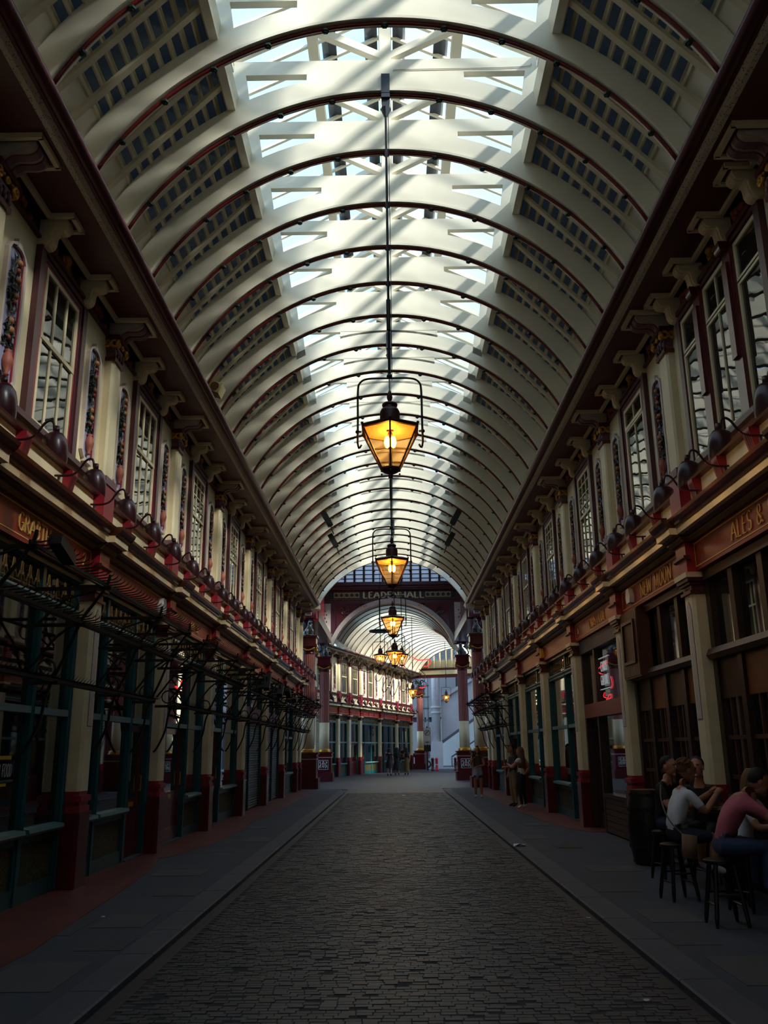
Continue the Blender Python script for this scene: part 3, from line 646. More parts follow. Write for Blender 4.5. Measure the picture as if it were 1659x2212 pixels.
def facade(name, loc, rz, ys, label, wins, ya, yb, where, frieze=True):
    """ys: pillar centres along local y; wins: window kind per bay; ya..yb extent"""
    ya, yb = min(ya, yb), max(ya, yb)
    wall = P(name, MB().box(-.25, 0, ya, yb, 4.3, 7.74), 'cream').put(); wall.location = loc; wall.rotation_euler = (0, 0, rz)
    tag(wall, label, 'wall', kind='structure')
    def trim(nm, mb, mt, lb, kids):
        TRIM_N[0] += 1
        t = P('trim_%d' % TRIM_N[0], mb, mt).put(); t.location = loc; t.rotation_euler = (0, 0, rz); tag(t, lb, 'trim', kind='structure')
        for k in kids: k.put(t)
        return t
    # shop cornice with break-fronts over the pillars
    profs = [('gold_bed', 'old_gold', [(0, 4.27), (.09, 4.27), (.13, 4.31), (.13, 4.33), (0, 4.33)]), ('bed_mould', 'maroon', [(0, 4.33), (.17, 4.33), (.2, 4.36), (0, 4.36)]),
             ('corona', 'cream', [(0, 4.36), (.27, 4.36), (.27, 4.45), (0, 4.45)])]
    cy = [(0, 4.45), (.29, 4.45), (.30, 4.475), (.33, 4.49), (.36, 4.53), (.375, 4.57), (0, 4.575)]
    def run(pf):
        m = MB().prism(pf, ya, yb)
        for y in ys: m.prism([(x+(.10 if x > 0 else .0), z) for x, z in pf], y-.29, y+.29)
        return m
    trim('c', run(cy), 'cyma_brown', 'brown moulded shop cornice with cream band %s' % where, [P(n, run(pf), m) for n, m, pf in profs])
    # great cornice: dark red soffit, lace band, roll gutter
    zig = MB(); stops = []
    for y in ys: stops.append((y, .24, .60))
    wy = []
    for i, k in enumerate(wins):
        if not k: continue
        c = (ys[i]+ys[i+1])/2; off = (1.40, .5) if k == 'window_wide' else (.68,)
        for o in off:
            for s in (-1, 1): stops.append((c+s*o, .155, .44))
        wy.append((c, k))
    stops.sort(); last = ya
    for y, hw, xo in stops:
        if y-hw < ya or y+hw > yb: continue
        if y-hw > last: zig.box(.12, .17, last, y-hw, 7.66, 7.72)
        zig.box(.12, xo, y-hw-.025, y-hw+.025, 7.66, 7.72).box(.12, xo, y+hw-.025, y+hw+.025, 7.66, 7.72).box(xo-.05, xo, y-hw, y+hw, 7.66, 7.72); last = y+hw
    if last < yb: zig.box(.12, .17, last, yb, 7.66, 7.72)
    blk = MB()
    for y, hw, xo in stops: blk.box(0, xo-.06, y-hw+.03, y+hw-.03, 7.69, 7.72)
    trim('g', MB().box(-.25, .70, ya, yb, 7.72, 7.80), 'soffit_red', 'great cornice with dark red soffit, lace band and roll gutter %s' % where,
         [P('lace_band', MB().prism([(.66, 7.705), (.72, 7.705), (.755, 7.76), (.755, 7.80), (.66, 7.80)], ya, yb), 'lace'), P('groove', MB().prism([(.70, 7.76), (.79, 7.77), (.79, 7.84), (.70, 7.84)], ya, yb), 'soffit_red'),
          P('roll_gutter', MB().tube([(.84, ya, 7.83), (.84, yb, 7.83)], .075, 14), 'maroon', True), P('gutter_back', MB().box(.2, .84, ya, yb, 7.80, 7.88), 'cream_roof'), P('cream_fillet', zig, 'cream'), P('console_plate', blk, 'soffit_red')])
    part('frieze', MB().box(0, .015, ya, yb, 7.47, 7.72), 'frieze_dark', wall)
    part('frieze_bead', MB().box(0, .05, ya, yb, 7.44, 7.475), 'maroon', wall)
    # sill band between pedestals
    sl = MB()
    for i in range(len(ys)-1):
        a, b = sorted((ys[i], ys[i+1])); sl.prism([(0, 5.04), (.08, 5.05), (.1, 5.1), (.14, 5.13), (.14, 5.2), (0, 5.22)], a+.21, b-.21)
    part('sill_band', sl, 'maroon', wall)
    for y in ys:
        E_['pilaster'].put(wall, (0, y, 0)); E_['pillar'].put(wall, (0, y, 0)); E_['console'].put(wall, (0, y, 0))
    for i, k in enumerate(wins):
        if not k: continue
        a, b = ys[i], ys[i+1]; c = (a+b)/2; s = 1 if b > a else -1; hw = abs(b-a)/2
        n = WIN_N[0]+1
        put_window(k, wall, c, {'window': 'white sash window in maroon surround', 'window_leaded': 'small-paned sash window in maroon surround', 'window_transom': 'two-light window with high transom in maroon surround', 'window_wide': 'wide three-light window with scroll mullions'}[k]+' '+WLAB(name, i))
        if k != 'window_wide':
            pc = (hw+.78-.21)/2+.02
            if hw > 1.4:
                for q in (-1, 1): E_['panel'].put(wall, (0, c+q*((.78+hw-.18)/2), 0))
            for q in (-1, 1): E_['bracket'].put(wall, (0, c+q*.68, 0)); E_['sill_bracket'].put(wall, (0, c+q*.7, 0))
            E_['swag'].put(wall, (0, c, 0)); E_['swag_gilt'].put(wall, (0, c, 0))
            for q in (-1, 1)[:2 if hw > 1.4 else 0]: E_['swag_side'].put(wall, (0, c+q*((.78+hw-.1)/2), 0))
        else:
            for o in (-1.4, -.5, .5, 1.4): E_['bracket'].put(wall, (0, c+o, 0)); E_['sill_bracket'].put(wall, (0, c+o, 0))
            for o in (-.95, 0, .95): E_['swag'].put(wall, (0, c+o, 0)) if o == 0 else E_['swag_side'].put(wall, (0, c+o, 0))
            E_['swag_gilt'].put(wall, (0, c, 0))
    return wall
ORD = ['first', 'second', 'third', 'fourth', 'fifth', 'sixth', 'seventh', 'eighth', 'ninth', 'tenth', 'eleventh']
def WLAB(name, i):
    t = {'wall_left': {1: 'at the end nearest the plain cream wall', 2: 'over the GRABTHAI sign', 3: 'over the blank red sign', 4: 'over the CHEESE sign'}, 'wall_right': {2: 'over the ALES & STOUTS sign', 3: 'over the NEW MOON sign', 4: 'over the CARDS GALORE sign'}}.get(name, {})
    if i in t: return t[i]
    if name == 'wall_left': return 'over the %s green shop bay after the CHEESE shop' % ORD[i-5] if i > 4 else 'in the row above the hook rails'
    if name == 'wall_right': return 'over the %s bay after CARDS GALORE' % ORD[i-5] if i > 4 else 'in the row above the pub'
    return '%s along the angled row beyond the sign arch' % ORD[i]
PY = [-4.3, -.3, 3.7, 7.7, 11.62, 15.45, 19.55, 23.85, 28.15, 32.5, 36.85, 38.3]
WL = facade('wall_left', (-4.1, 0, 0), 0, PY[1:], 'cream upper wall with fruit panels and pilasters over the green hook-rail shops', ['window', 'window', 'window', 'window', 'window_leaded', 'window', 'window', 'window', 'window', None][:1]+['window', 'window', 'window', 'window_leaded', 'window_leaded', 'window_leaded', 'window', 'window', None], Y0, 38.6, 'over the hook-rail shops')
WR = facade('wall_right', (4.1, 0, 0), PI, [-y for y in PY[1:]], 'cream upper wall with fruit panels and pilasters over the pub and card shop', ['window', 'window', 'window_wide', 'window_transom', 'window_leaded', 'window_leaded', 'window', 'window', 'window', None], -Y0, -38.6, 'over the pub and card shop')
# ================================================================== shopfronts
def shop_root(wall, a, b, label, name='shopfront'):
    """a<b local y between pillar centres; returns root empty (origin on the wall line at mid bay) and half width"""
    M = wall_frame(wall); c = (a+b)/2; r = empty(name, M @ Vector((0, c, 0))); r.rotation_euler = wall.rotation_euler
    tag(r, label, 'shopfront'); return r, (b-a)/2-.19
def sign_board(r, hw, text=None, h=.2, yoff=0.0, mt='sign_red', tm='gold_paint', slant=0.0, num=None, border=True, flip=1, width=1.0, z=None, t=.115, gap=.08):
    sb = part('sign_board', MB().box(-.2, .04, -hw, hw, 3.87, 4.29), mt, r)
    if border:
        ln = MB()
        for zz in (3.925, 4.235): ln.box(.04, .045, -hw+.06, hw-.06, zz-.006, zz+.006)
        for yy in (-hw+.06, hw-.06): ln.box(.04, .045, yy-.006, yy+.006, 3.92, 4.24)
        part('gold_line', ln, 'gold_paint', sb)
    if text:
        mb, L = lettering(text, h, slant=slant, width=width, t=t, gap=gap); put_letters(mb, tm, sb, Matrix.Translation((.041, yoff-L/2, (z or 4.08)-h/2)))
    if num:
        mb, L = lettering(num[0], num[2]); put_letters(mb, tm, sb, Matrix.Translation((.041, num[1]-L/2, 4.08-num[2]/2)))
    return sb
def scroll_grille(r, a, b, z0, z1):
    m = MB(); n = max(2, int((b-a)/.22)); st = (b-a)/n
    for i in range(n):
        c = a+st*(i+.5)
        for s in (-1, 1):
            m.tube([(-.1, c+s*(.02+.075*(1-t/9)*abs(math.cos(t*.8))), z0+.08+t*.018+.05*math.sin(t*.8)) for t in range(10)], .007, 4)
        m.tube([(-.1, c, z0+.02), (-.1, c, z1-.06)], .006, 4)
    m.tube([(-.1, a, z0+.05), (-.1, b, z0+.05)], .008, 4)
    part('scroll_grille', m, 'old_gold', r)
def interior(r, hw, depth=1.6, mt='interior'):
    m = MB(); m.box(-depth-.1, -depth, -hw-.18, hw+.18, 0, 3.9).box(-depth, -.2, -hw-.18, -hw-.1, 0, 3.9).box(-depth, -.2, hw+.1, hw+.18, 0, 3.9).box(-depth, -.2, -hw-.18, hw+.18, 3.88, 3.95)
    part('shop_interior', m, mt, r)
    # shelves and shapes dimly seen inside
    sh = MB(); q = random.Random(int(hw*1000)+len(r.name))
    for z in (.9, 1.4, 1.9): sh.box(-depth, -depth+.3, -hw, hw, z, z+.04)
    for k in range(14):
        y = q.uniform(-hw+.1, hw-.1); z = q.choice((.94, 1.44, 1.94)); sh.box(-depth+.05, -depth+.22, y-.06, y+.06, z, z+q.uniform(.12, .3))
    part('shelving', sh, 'wood_mid', r)
def teal_shop(wall, a, b, label, cols, flip=1, **sg):
    r, hw = shop_root(wall, a, b, label)
    sign_board(r, hw, **sg)
    part('head_beam', MB().box(-.2, -.03, -hw, hw, 3.80, 3.88), 'teal', r)
    tot = sum(w for _, w in cols); y = -hw
    if flip < 0: cols = cols[::-1]
    edges = [-hw]
    for k, w in cols: y += 2*hw*w/tot; edges.append(y)
    for i, e in enumerate(edges):
        w = .09 if 0 < i < len(edges)-1 else .1; c = min(max(e, -hw+.05), hw-.05)
        part('mullion', MB().box(-.2, -.08, c-w/2, c+w/2, 0, 3.8).lathe([(w*.3, .8), (w*.3, 3.4)], (-.08, c, 0), 8), 'teal', r)
    for i, (k, w) in enumerate(cols):
        p, q = edges[i]+.05, edges[i+1]-.05
        if i == 0: p += .05
        if i == len(cols)-1: q -= .05
        part('transom', MB().box(-.2, -.06, p, q, 3.32, 3.36).lathe([(.035, p), (.035, q)], (-.06, 0, 3.40), 8, 'y').box(-.2, -.08, p, q, 3.36, 3.45), 'teal_light', r)
        part('top_pane', MB().box(-.146, -.14, p, q, 3.45, 3.8), 'shop_glass', r); scroll_grille(r, p, q, 3.45, 3.8)
        part('mid_rail', MB().box(-.2, -.07, p, q, 2.07, 2.15), 'teal_light', r)
        part('pane', MB().box(-.146, -.14, p, q, 2.15, 3.32), 'shop_glass', r)
        if k == 'p':
            part('pane', MB().box(-.146, -.14, p, q, .8, 2.07), 'shop_glass', r)
            part('stall_riser', MB().box(-.2, -.1, p, q, 0, .18).box(-.2, -.1, p, p+.05, .18, .7).box(-.2, -.1, q-.05, q, .18, .7).box(-.2, -.1, p, q, .64, .72), 'teal', r)
            part('sill', MB().prism([(-.2, .72), (-.02, .72), (0, .75), (-.01, .79), (-.2, .81)], p, q), 'teal_light', r)
            part('lattice_panel', MB().box(-.16, -.13, p+.04, q-.04, .16, .66), 'lattice', r)
        else:
            d = part('door', MB().box(-.24, -.17, p, p+.1, .02, 2.05).box(-.24, -.17, q-.1, q, .02, 2.05).box(-.24, -.17, p+.1, q-.1, .02, .24).box(-.24, -.17, p+.1, q-.1, .72, .9).box(-.24, -.17, p+.1, q-.1, 1.95, 2.05).box(-.22, -.19, p+.1, q-.1, .24, .72), 'oxblood', r)
            part('pane', MB().box(-.21, -.204, p+.1, q-.1, .9, 1.95), 'shop_glass', d)
            part('letter_plate', MB().box(-.172, -.16, (p+q)/2-.12, (p+q)/2+.12, .78, .85), 'gold', d)
            part('handle', MB().lathe([(.012, 1.0), (.012, 1.25)], (-.15, q-.05, 0), 6).box(-.17, -.14, q-.06, q-.04, 1.0, 1.03).box(-.17, -.14, q-.06, q-.04, 1.22, 1.25), 'gold', d)
            part('door_step', MB().box(-.3, -.05, p, q, 0, .02), 'slab', r)
    interior(r, hw)
    return r, hw
def shutter_shop(wall, a, b, label, flip=1):
    r, hw = shop_root(wall, a, b, label); sign_board(r, hw)
    part('head_beam', MB().box(-.2, -.03, -hw, hw, 3.78, 3.88), 'teal', r)
    for c in (-hw+.05, hw-.05, -.25*flip): part('mullion', MB().box(-.2, -.06, c-.05, c+.05, 0, 3.8), 'teal', r)
    for (p, q) in ((-hw+.1, -.25*flip-.05), (-.25*flip+.05, hw-.1)):
        if p > q: p, q = q, p
        m = MB(); z = .02
        while z < 2.35: m.prism([(-.16, z), (-.125, z+.012), (-.125, z+.05), (-.16, z+.07)], p, q); z += .07
        part('roller_shutter', m, 'shutter', r)
        part('transom_board', MB().box(-.2, -.08, p, q, 2.38, 2.86), 'purple', r)
        part('pane', MB().box(-.146, -.14, p, q, 2.86, 3.36), 'shop_glass', r)
        part('mesh_screen', MB().box(-.15, -.14, p, q, 3.36, 3.78), 'lead', r)
        g = MB(); n = int((q-p)/.14)
        for i in range(n+1): g.bar((-.13, p+(q-p)*i/n, 3.36), (-.13, p+(q-p)*i/n, 3.78), .012)
        for z in (3.36, 3.5, 3.64, 3.78): g.bar((-.13, p, z), (-.13, q, z), .012)
        part('mesh_bars', g, 'iron', r)
    interior(r, hw); return r
def pub_shop(wall, a, b, label, text, yoff, flip=1, box=False, h=.26):
    r, hw = shop_root(wall, a, b, label); sign_board(r, hw, text, h, yoff, slant=.1, width=1.0, t=.09, gap=.13)
    part('head_beam', MB().box(-.2, -.03, -hw, hw, 3.74, 3.88), 'wood_dark', r)
    part('heavy_transom', MB().prism([(-.2, 2.7), (-.02, 2.7), (.02, 2.76), (-.02, 2.84), (-.2, 2.84)], -hw, hw), 'wood_mid', r)
    part('stall_riser', MB().box(-.2, -.08, -hw, hw, 0, .72).box(-.2, -.04, -hw, hw, .70, .78), 'wood_dark', r)
    n = 4; st = 2*hw/n
    for i in range(n+1):
        c = min(max(-hw+st*i, -hw+.07), hw-.07); part('post', MB().box(-.2, -.06, c-.07, c+.07, .78, 3.74), 'wood_dark', r)
    for i in range(n):
        p, q = -hw+st*i+.08, -hw+st*(i+1)-.08
        part('top_pane', MB().box(-.146, -.14, p, q, 2.84, 3.74), 'shop_glass', r)
        part('panel', MB().box(-.18, -.1, p, q, 2.2, 2.7), 'wood_amber' if i % 2 == (0 if flip > 0 else 1) else 'wood_mid', r)
        part('pane', MB().box(-.146, -.14, p, q, .78, 2.2), 'shop_glass', r)
        for k in (1, 2): part('glazing_bar', MB().box(-.16, -.11, p+(q-p)*k/3-.02, p+(q-p)*k/3+.02, .78, 2.2), 'wood_mid', r)
        for z in (1.25, 1.72): part('glazing_bar', MB().box(-.16, -.10, p, q, z-.025, z+.025), 'wood_mid', r)
    if box:
        y = -(hw-.55)
        m = empty('wooden_case'); m.parent = r
        cs = part('wooden_case', MB().box(-.1, .10, y-.52, y+.52, 2.72, 3.84), 'wood_mid', r)
        for k in range(9): part('plank', MB().box(.10, .112, y-.5+k*.112, y-.5+k*.112+.1, 2.75, 3.82), 'wood_mid', cs)
        part('case_frame', MB().box(.10, .14, y-.36, y+.36, 3.62, 3.67).box(.10, .14, y-.36, y+.36, 2.95, 3.0).box(.10, .14, y-.36, y-.31, 3.0, 3.62).box(.10, .14, y+.31, y+.36, 3.0, 3.62), 'wood_dark', cs)
        bpy.data.objects.remove(m)
    interior(r, hw); return r
def card_shop(wall, a, b, label):
    r, hw = shop_root(wall, a, b, label); sign_board(r, hw, 'CARDS GALORE', .2, .29, width=.8, t=.1, num=('16', -hw+.35, .14))
    part('shutter_housing', MB().box(-.2, -.02, -hw, hw, 3.58, 3.87), 'lead', r)
    y0 = hw  # near end is +y on the opposite wall frame
    part('post', MB().box(-.2, -.05, -hw, -hw+.12, 0, 3.58), 'wood_dark', r); part('post', MB().box(-.2, -.05, hw-.12, hw, 0, 3.58), 'wood_dark', r)
    part('post', MB().box(-.2, -.05, -hw+1.15, -hw+1.27, 0, 3.58), 'wood_dark', r)
    part('red_band', MB().box(-.2, -.03, -hw+.12, hw-.12, 2.22, 2.5), 'sign_red', r)
    part('upper_pane', MB().box(-.146, -.14, -hw+1.27, hw-.12, 2.5, 3.58), 'shop_glass', r)
    part('upper_pane', MB().box(-.146, -.14, -hw+.12, -hw+1.15, 2.5, 3.58), 'shop_glass', r)
    part('lower_pane', MB().box(-.146, -.14, -hw+1.27, hw-.12, .74, 2.22), 'shop_glass', r)
    part('sill', MB().box(-.2, -.02, -hw+1.27, hw-.12, .68, .74), 'wood_dark', r)
    for k in range(6): part('board', MB().box(-.2, -.06, -hw+1.27, hw-.12, .02+k*.11, .02+k*.11+.1), 'wood_mid', r)
    d = part('door', MB().box(-.26, -.2, -hw+.12, -hw+.22, .02, 2.2).box(-.26, -.2, -hw+1.05, -hw+1.15, .02, 2.2).box(-.26, -.2, -hw+.22, -hw+1.05, .02, .3).box(-.26, -.2, -hw+.22, -hw+1.05, 2.1, 2.2), 'wood_dark', r)
    part('pane', MB().box(-.232, -.226, -hw+.22, -hw+1.05, .3, 2.1), 'shop_glass', d)
    interior(r, hw)
    # window neon
    yc = -.15
    nl = MB()
    for txt, z, hh in (('CARDS', 3.1, .19), ('GALORE', 2.83, .19)):
        mb, L = lettering(txt, hh, depth=.008, t=.09, serif=False, width=.72); put_letters(mb, 'neon_white', r, Matrix.Translation((-.13, yc-L/2, z)))
    for z in (3.36, 2.74): part('window_rule', MB().box(-.13, -.124, yc-.42, yc+.42, z, z+.015), 'neon_white', r)
    sq = MB(); 
    for pts in ([(yc+.3, 3.24), (yc-.1, 3.22), (yc-.45, 3.18), (yc-.4, 3.08), (yc-.1, 3.04)], [(yc+.5, 2.95), (yc+.58, 2.8), (yc+.45, 2.72)], [(yc-.1, 2.68), (yc-.2, 2.6), (yc+.1, 2.56), (yc+.35, 2.62), (yc+.4, 2.55), (yc+.0, 2.535)]):
        sq.tube(smooth_path([(-.127, y, z) for y, z in pts], 4), .006, 5)
    part('neon_squiggle', sq, 'neon_pink', r)
    # goods low in the window
    gd = MB(); q = random.Random(5)
    for k in range(12): gd.lathe([(.04, .75), (.05, .85), (.02, .95), (.03, 1.02)], (-.45-q.random()*.2, -hw+1.4+k*.19, 0), 8)
    part('window_goods', gd, 'white', r)
    gv = MB().lathe([(.12, 1.3), (.2, 1.9)], (-.7, .75, 0), 10).box(-.9, -.5, .3, 1.2, .75, 1.3)
    part('window_display', gv, 'interior', r)
    return r
L_ = lambda i: (PY[i], PY[i+1])
teal_shop(WL, *L_(1), 'green shopfront next to the plain cream end wall, hook-rail side', [('p',1),('p',1),('p',1)])
teal_shop(WL, *L_(2), 'green shopfront just before the GRABTHAI shop, hook-rail side', [('p',1),('d',1),('p',1)])
gr, ghw = teal_shop(WL, *L_(3), 'green shopfront with GRABTHAI on its red sign', [('p',1),('p',1.1),('p',1.1)], text='GRABTHAI', h=.2, yoff=-.03, num=('2', 1.46, .17))
def window_text(r):
    mb, L = lettering('THAI FOOD', .13, depth=.004, t=.17, serif=False, width=.62, gap=.06); put_letters(mb, 'window_white', r, Matrix.Translation((-.138, .28-L, 1.38)))
    part('window_strip', MB().box(-.138, -.134, -.3, .24, 1.56, 1.60), 'yellow', r)
    part('window_strip', MB().box(-.138, -.134, -.05, .16, 1.28, 1.31), 'yellow', r)
window_text(gr)
b2, b2h = teal_shop(WL, *L_(4), 'green shopfront with blank red sign and white alarm box', [('p',.7),('p',1.2),('d',.95)])
ab = part('alarm_box', MB().prism([(1.30, 3.93), (1.52, 3.93), (1.55, 4.1), (1.5, 4.2), (1.32, 4.2), (1.28, 4.1)], .04, .13, 'x'), 'white', b2)
ch, chh = teal_shop(WL, *L_(5), 'green shopfront with CHEESE on its red sign', [('p',.4),('d',1.1),('p',.9)], text='CHEESE', h=.18, yoff=.2, width=.9)
part('window_neon', MB().tube([(-.13, -.4, 2.85), (-.13, -.1, 2.8), (-.13, .02, 2.88), (-.13, .08, 3.0)], .012, 5), 'neon_red', ch)
teal_shop(WL, *L_(6), 'green shopfront with tall red door between CHEESE and the shuttered shops', [('d',1),('p',1.2)])
shutter_shop(WL, *L_(7), 'shuttered shopfront next to the tall red door shop')
shutter_shop(WL, *L_(8), 'shuttered shopfront further from the tall red door shop', -1)
teal_shop(WL, *L_(9), 'dark green shopfront after the two shuttered shops', [('p',1),('p',1)])
teal_shop(WL, *L_(10), 'narrow green shopfront beside the fluted column, hook-rail side', [('p',1)])
def Rr(i): return (-PY[i+1], -PY[i])
teal_shop(WR, *Rr(1), 'green shopfront next to the plain cream end wall, pub side', [('p',1),('p',1),('p',1)], -1)
pub_shop(WR, *Rr(2), 'wooden pub front just before the ALES & STOUTS bay', None, 0, -1)
pub_shop(WR, *Rr(3), 'wooden pub front with ALES & STOUTS on its red sign', 'ALES & STOUTS', .6, -1, h=.22)
nm = pub_shop(WR, *Rr(4), 'wooden pub front with NEW MOON sign and planked case', 'NEW MOON', .32, -1, box=True, h=.24)
part('alarm_box', MB().prism([(-1.13, 3.96), (-.93, 3.96), (-.9, 4.06), (-.95, 4.2), (-1.11, 4.2), (-1.16, 4.06)], .04, .12, 'x'), 'white', nm)
card_shop(WR, *Rr(5), 'card shop with CARDS GALORE sign and window neon')
for i, lb in ((6, 'first'), (7, 'second'), (8, 'third'), (9, 'fourth')):
    r, hw = teal_shop(WR, *Rr(i), 'green shopfront, %s bay after CARDS GALORE' % lb, [('d',.9),('p',1.2)] if i != 8 else [('p',1),('d',1)], -1)
    if i == 6: part('yellow_box', MB().box(.04, .14, -hw+.02, -hw+.18, 3.95, 4.2), 'yellow', r)
teal_shop(WR, *Rr(10), 'narrow green shopfront beside the fluted column, card shop side', [('p',1)], -1)
# closing walls behind the shops
for s, n in ((-1, 'left'), (1, 'right')):
    structure('wall_outer_'+n, MB().box(min(s*6.3, s*6.1), max(s*6.3, s*6.1), Y0, 38.6, -.2, 12).box(min(s*6.3, s*2.2), max(s*6.3, s*2.2), 38.5, 38.6, 10.2, 12), 'void', 'dark outer wall behind the shops on the %s side' % ('hook-rail' if s < 0 else 'pub'), cat='wall')

# ================================================================== gooseneck lamps on the shop cornice
def goose(wall, y, label, group, lit=False):
    M = wall_frame(wall); g = empty('gooseneck_lamp', M @ Vector((0, y, 4.575))); g.rotation_euler = wall.rotation_euler
    tag(g, label, 'lamp', group)
    for p in (E_['goose_lit'] if lit else E_['goose']): p.put(g, (0, 0, -4.575))
    if abs(y) < 27 and wall.name != 'wall_lane':
        ld = bpy.data.lights.new('lamp_glow', 'POINT'); ld.energy = 1.1 if wall.name == 'wall_right' else .4; ld.color = (1.0, .60, .26); ld.shadow_soft_size = .04
        lo = bpy.data.objects.new('lamp_glow', ld); COL.objects.link(lo); lo.parent = g; lo.location = (.60, 0, 4.66-4.575)
    return g
LB = {0: 'the end-wall green shop', 1: 'the end-wall green shop', 2: 'the shop before GRABTHAI', 3: 'the GRABTHAI shop', 4: 'the blank-sign alarm-box shop', 5: 'the CHEESE shop', 6: 'the tall red door shop', 7: 'the nearer shuttered shop', 8: 'the further shuttered shop', 9: 'the dark shop past the shutters', 10: 'the narrow end shop'}
RB = {0: 'the end-wall shop', 1: 'the end-wall shop', 2: 'the pub bay before ALES & STOUTS', 3: 'the ALES & STOUTS bay', 4: 'the NEW MOON bay', 5: 'the CARDS GALORE shop', 6: 'the first bay past CARDS GALORE', 7: 'the second bay past CARDS GALORE', 8: 'the third bay past CARDS GALORE', 9: 'the fourth bay past CARDS GALORE', 10: 'the narrow end bay'}
def lamp_label(y, names, seen):
    i = max(k for k in range(11) if PY[k] <= y); seen[i] = seen.get(i, 0)+1
    return 'maroon gooseneck lamp, %s over %s counting towards the sign arch' % (ORD[seen[i]-1], names[i])
seen = {}
for y in [7.15, 8.4, 9.63, 10.87, 12.13, 13.36, 14.67, 16.02, 17.38, 18.7, 20.05, 21.4, 22.75, 24.1, 25.5, 26.9, 28.3, 29.7, 31.1, 32.6, 33.9, 35.3, 36.7, 38.0]:
    goose(WL, y, lamp_label(y, LB, seen), 'gooseneck lamps over the hook-rail shops')
seen = {}
for y in [7.4, 8.6, 9.62, 10.6, 12.02, 13.08, 14.35, 15.75, 17.1, 18.4, 19.7, 21.0, 22.3, 23.6, 24.9, 26.2, 27.5, 28.8, 30.1, 31.4, 32.7, 34.0, 35.3, 36.6, 37.8]:
    lb = lamp_label(y, RB, seen); goose(WR, -y, lb, 'gooseneck lamps over the pub row', y in (15.75, 24.9))

# ================================================================== spiked iron hook rails
def hook_rail(wall, ya, yb, label, posts, tiers=(0, 1, 2), single=True, flood=False):
    M = wall_frame(wall); r = empty('hook_rail', M @ Vector((0, (ya+yb)/2, 0))); r.rotation_euler = wall.rotation_euler; tag(r, label, 'hook rail', 'iron hook rails')
    c = (ya+yb)/2; T = [(.95, 3.40), (.70, 3.0), (.45, 2.38)]
    hk = P('hook', MB().tube([(0, 0, 0), (.05, 0, .0), (.13, 0, .012), (.165, 0, .035), (.175, 0, .06)], [.009, .009, .008, .006, .002], 4), 'iron')
    bulk = MB()
    for t in tiers:
        x, z = T[t]; part('rail', MB().box(x-.01, x+.01, ya-c, yb-c, z-.02, z+.02).box(x-.045, x-.03, ya-c, yb-c, z-.03, z-.012), 'iron', r)
        y = ya+.1
        while y < yb-.05:
            if single and t < 2: hk.put(r, (x, y-c, z+.02))
            else: bulk.add(MB().tube([(0, 0, 0), (.08, 0, .0), (.12, 0, .05)], [.008, .007, .002], 3), Matrix.Translation((x, y-c, z+.02)))
            y += .13 if t < 2 else .1
    if bulk.v: part('small_hooks', bulk, 'iron', r, props={'kind': 'stuff'})
    for y in posts:
        yy = y-c; m = MB()
        m.tube(smooth_path([(.17, yy, 1.62), (.23, yy, 1.7), (.34, yy, 1.95), (.38, yy, 2.2), (.45, yy, 2.4), (.58, yy, 2.7), (.7, yy, 3.02), (.82, yy, 3.2), (.95, yy, 3.40), (.98, yy, 3.52)], 3), .018, 6)
        m.tube(smooth_path([(.17, yy, 2.5), (.27, yy, 2.62), (.45, yy, 2.85), (.7, yy, 3.02)], 3), .016, 6)
        for x, z in T: m.bar((.155, yy, z-.03), (x+.05, yy, z-.03), .026, .04)
        m.torus((.36, yy, 2.5), .10, .012, 12, 5, 'y').torus((.55, yy, 3.2), .10, .010, 12, 5, 'y')
        m.tube([(.18, yy, 2.95), (.5, yy, 3.25), (.9, yy, 3.38)], .014, 5)
        part('scroll_bracket', m, 'iron', r)
    if flood:
        part('floodlight', MB().add(MB().box(-.06, .06, -.2, .2, -.05, .05).bar((0, 0, 0), (-.12, 0, .12), .03), Matrix.Translation((1.08, ya+.42-c, 3.42)) @ Matrix.Rotation(-.3, 4, 'X')), 'iron', r)
    return r
hook_rail(WL, 7.3, 13.5, 'black spiked iron hook rail in front of the GRABTHAI shop', [7.36, 9.4, 11.62, 13.3], flood=True)
hook_rail(WL, 14.4, 19.9, 'black spiked iron hook rail in front of the CHEESE shop', [14.6, 15.45, 17.5, 19.6])
hook_rail(WL, 20.6, 27.6, 'black spiked iron hook rail between the tall red door and the first shutters', [20.8, 22.2, 23.85, 25.6, 27.4], single=False)
hook_rail(WL, 28.4, 38.0, 'black spiked iron hook rail from the far shutters to the fluted column', [28.6, 30.2, 31.6, 33, 34.6, 36.2, 37.8], single=False)
hook_rail(WR, -37.8, -29.0, 'black spiked iron hook rail on the card shop side', [-37.5, -35.4, -33.4, -31.4, -29.3], single=False)
for i, (y, x, z, a) in enumerate(((20.9, -3.0, 3.2, .9), (23.2, -2.98, 3.15, .7), (24.9, -2.98, 3.2, -.4), (26.6, -2.98, 3.1, .2))):
    f = P('floodlight', MB().add(MB().box(-.07, .07, -.22, .22, -.06, .06).box(-.06, .06, -.2, .2, -.075, -.06).bar((0, 0, .05), (0, .0, .2), .03), Matrix.Rotation(a, 4, 'X')), 'iron').put(None, (x, y, z))
    tag(f, 'black floodlight on the hook rails, %s from the CHEESE shop towards the sign arch' % ORD[i], 'floodlight', 'floodlights on the hook rails')
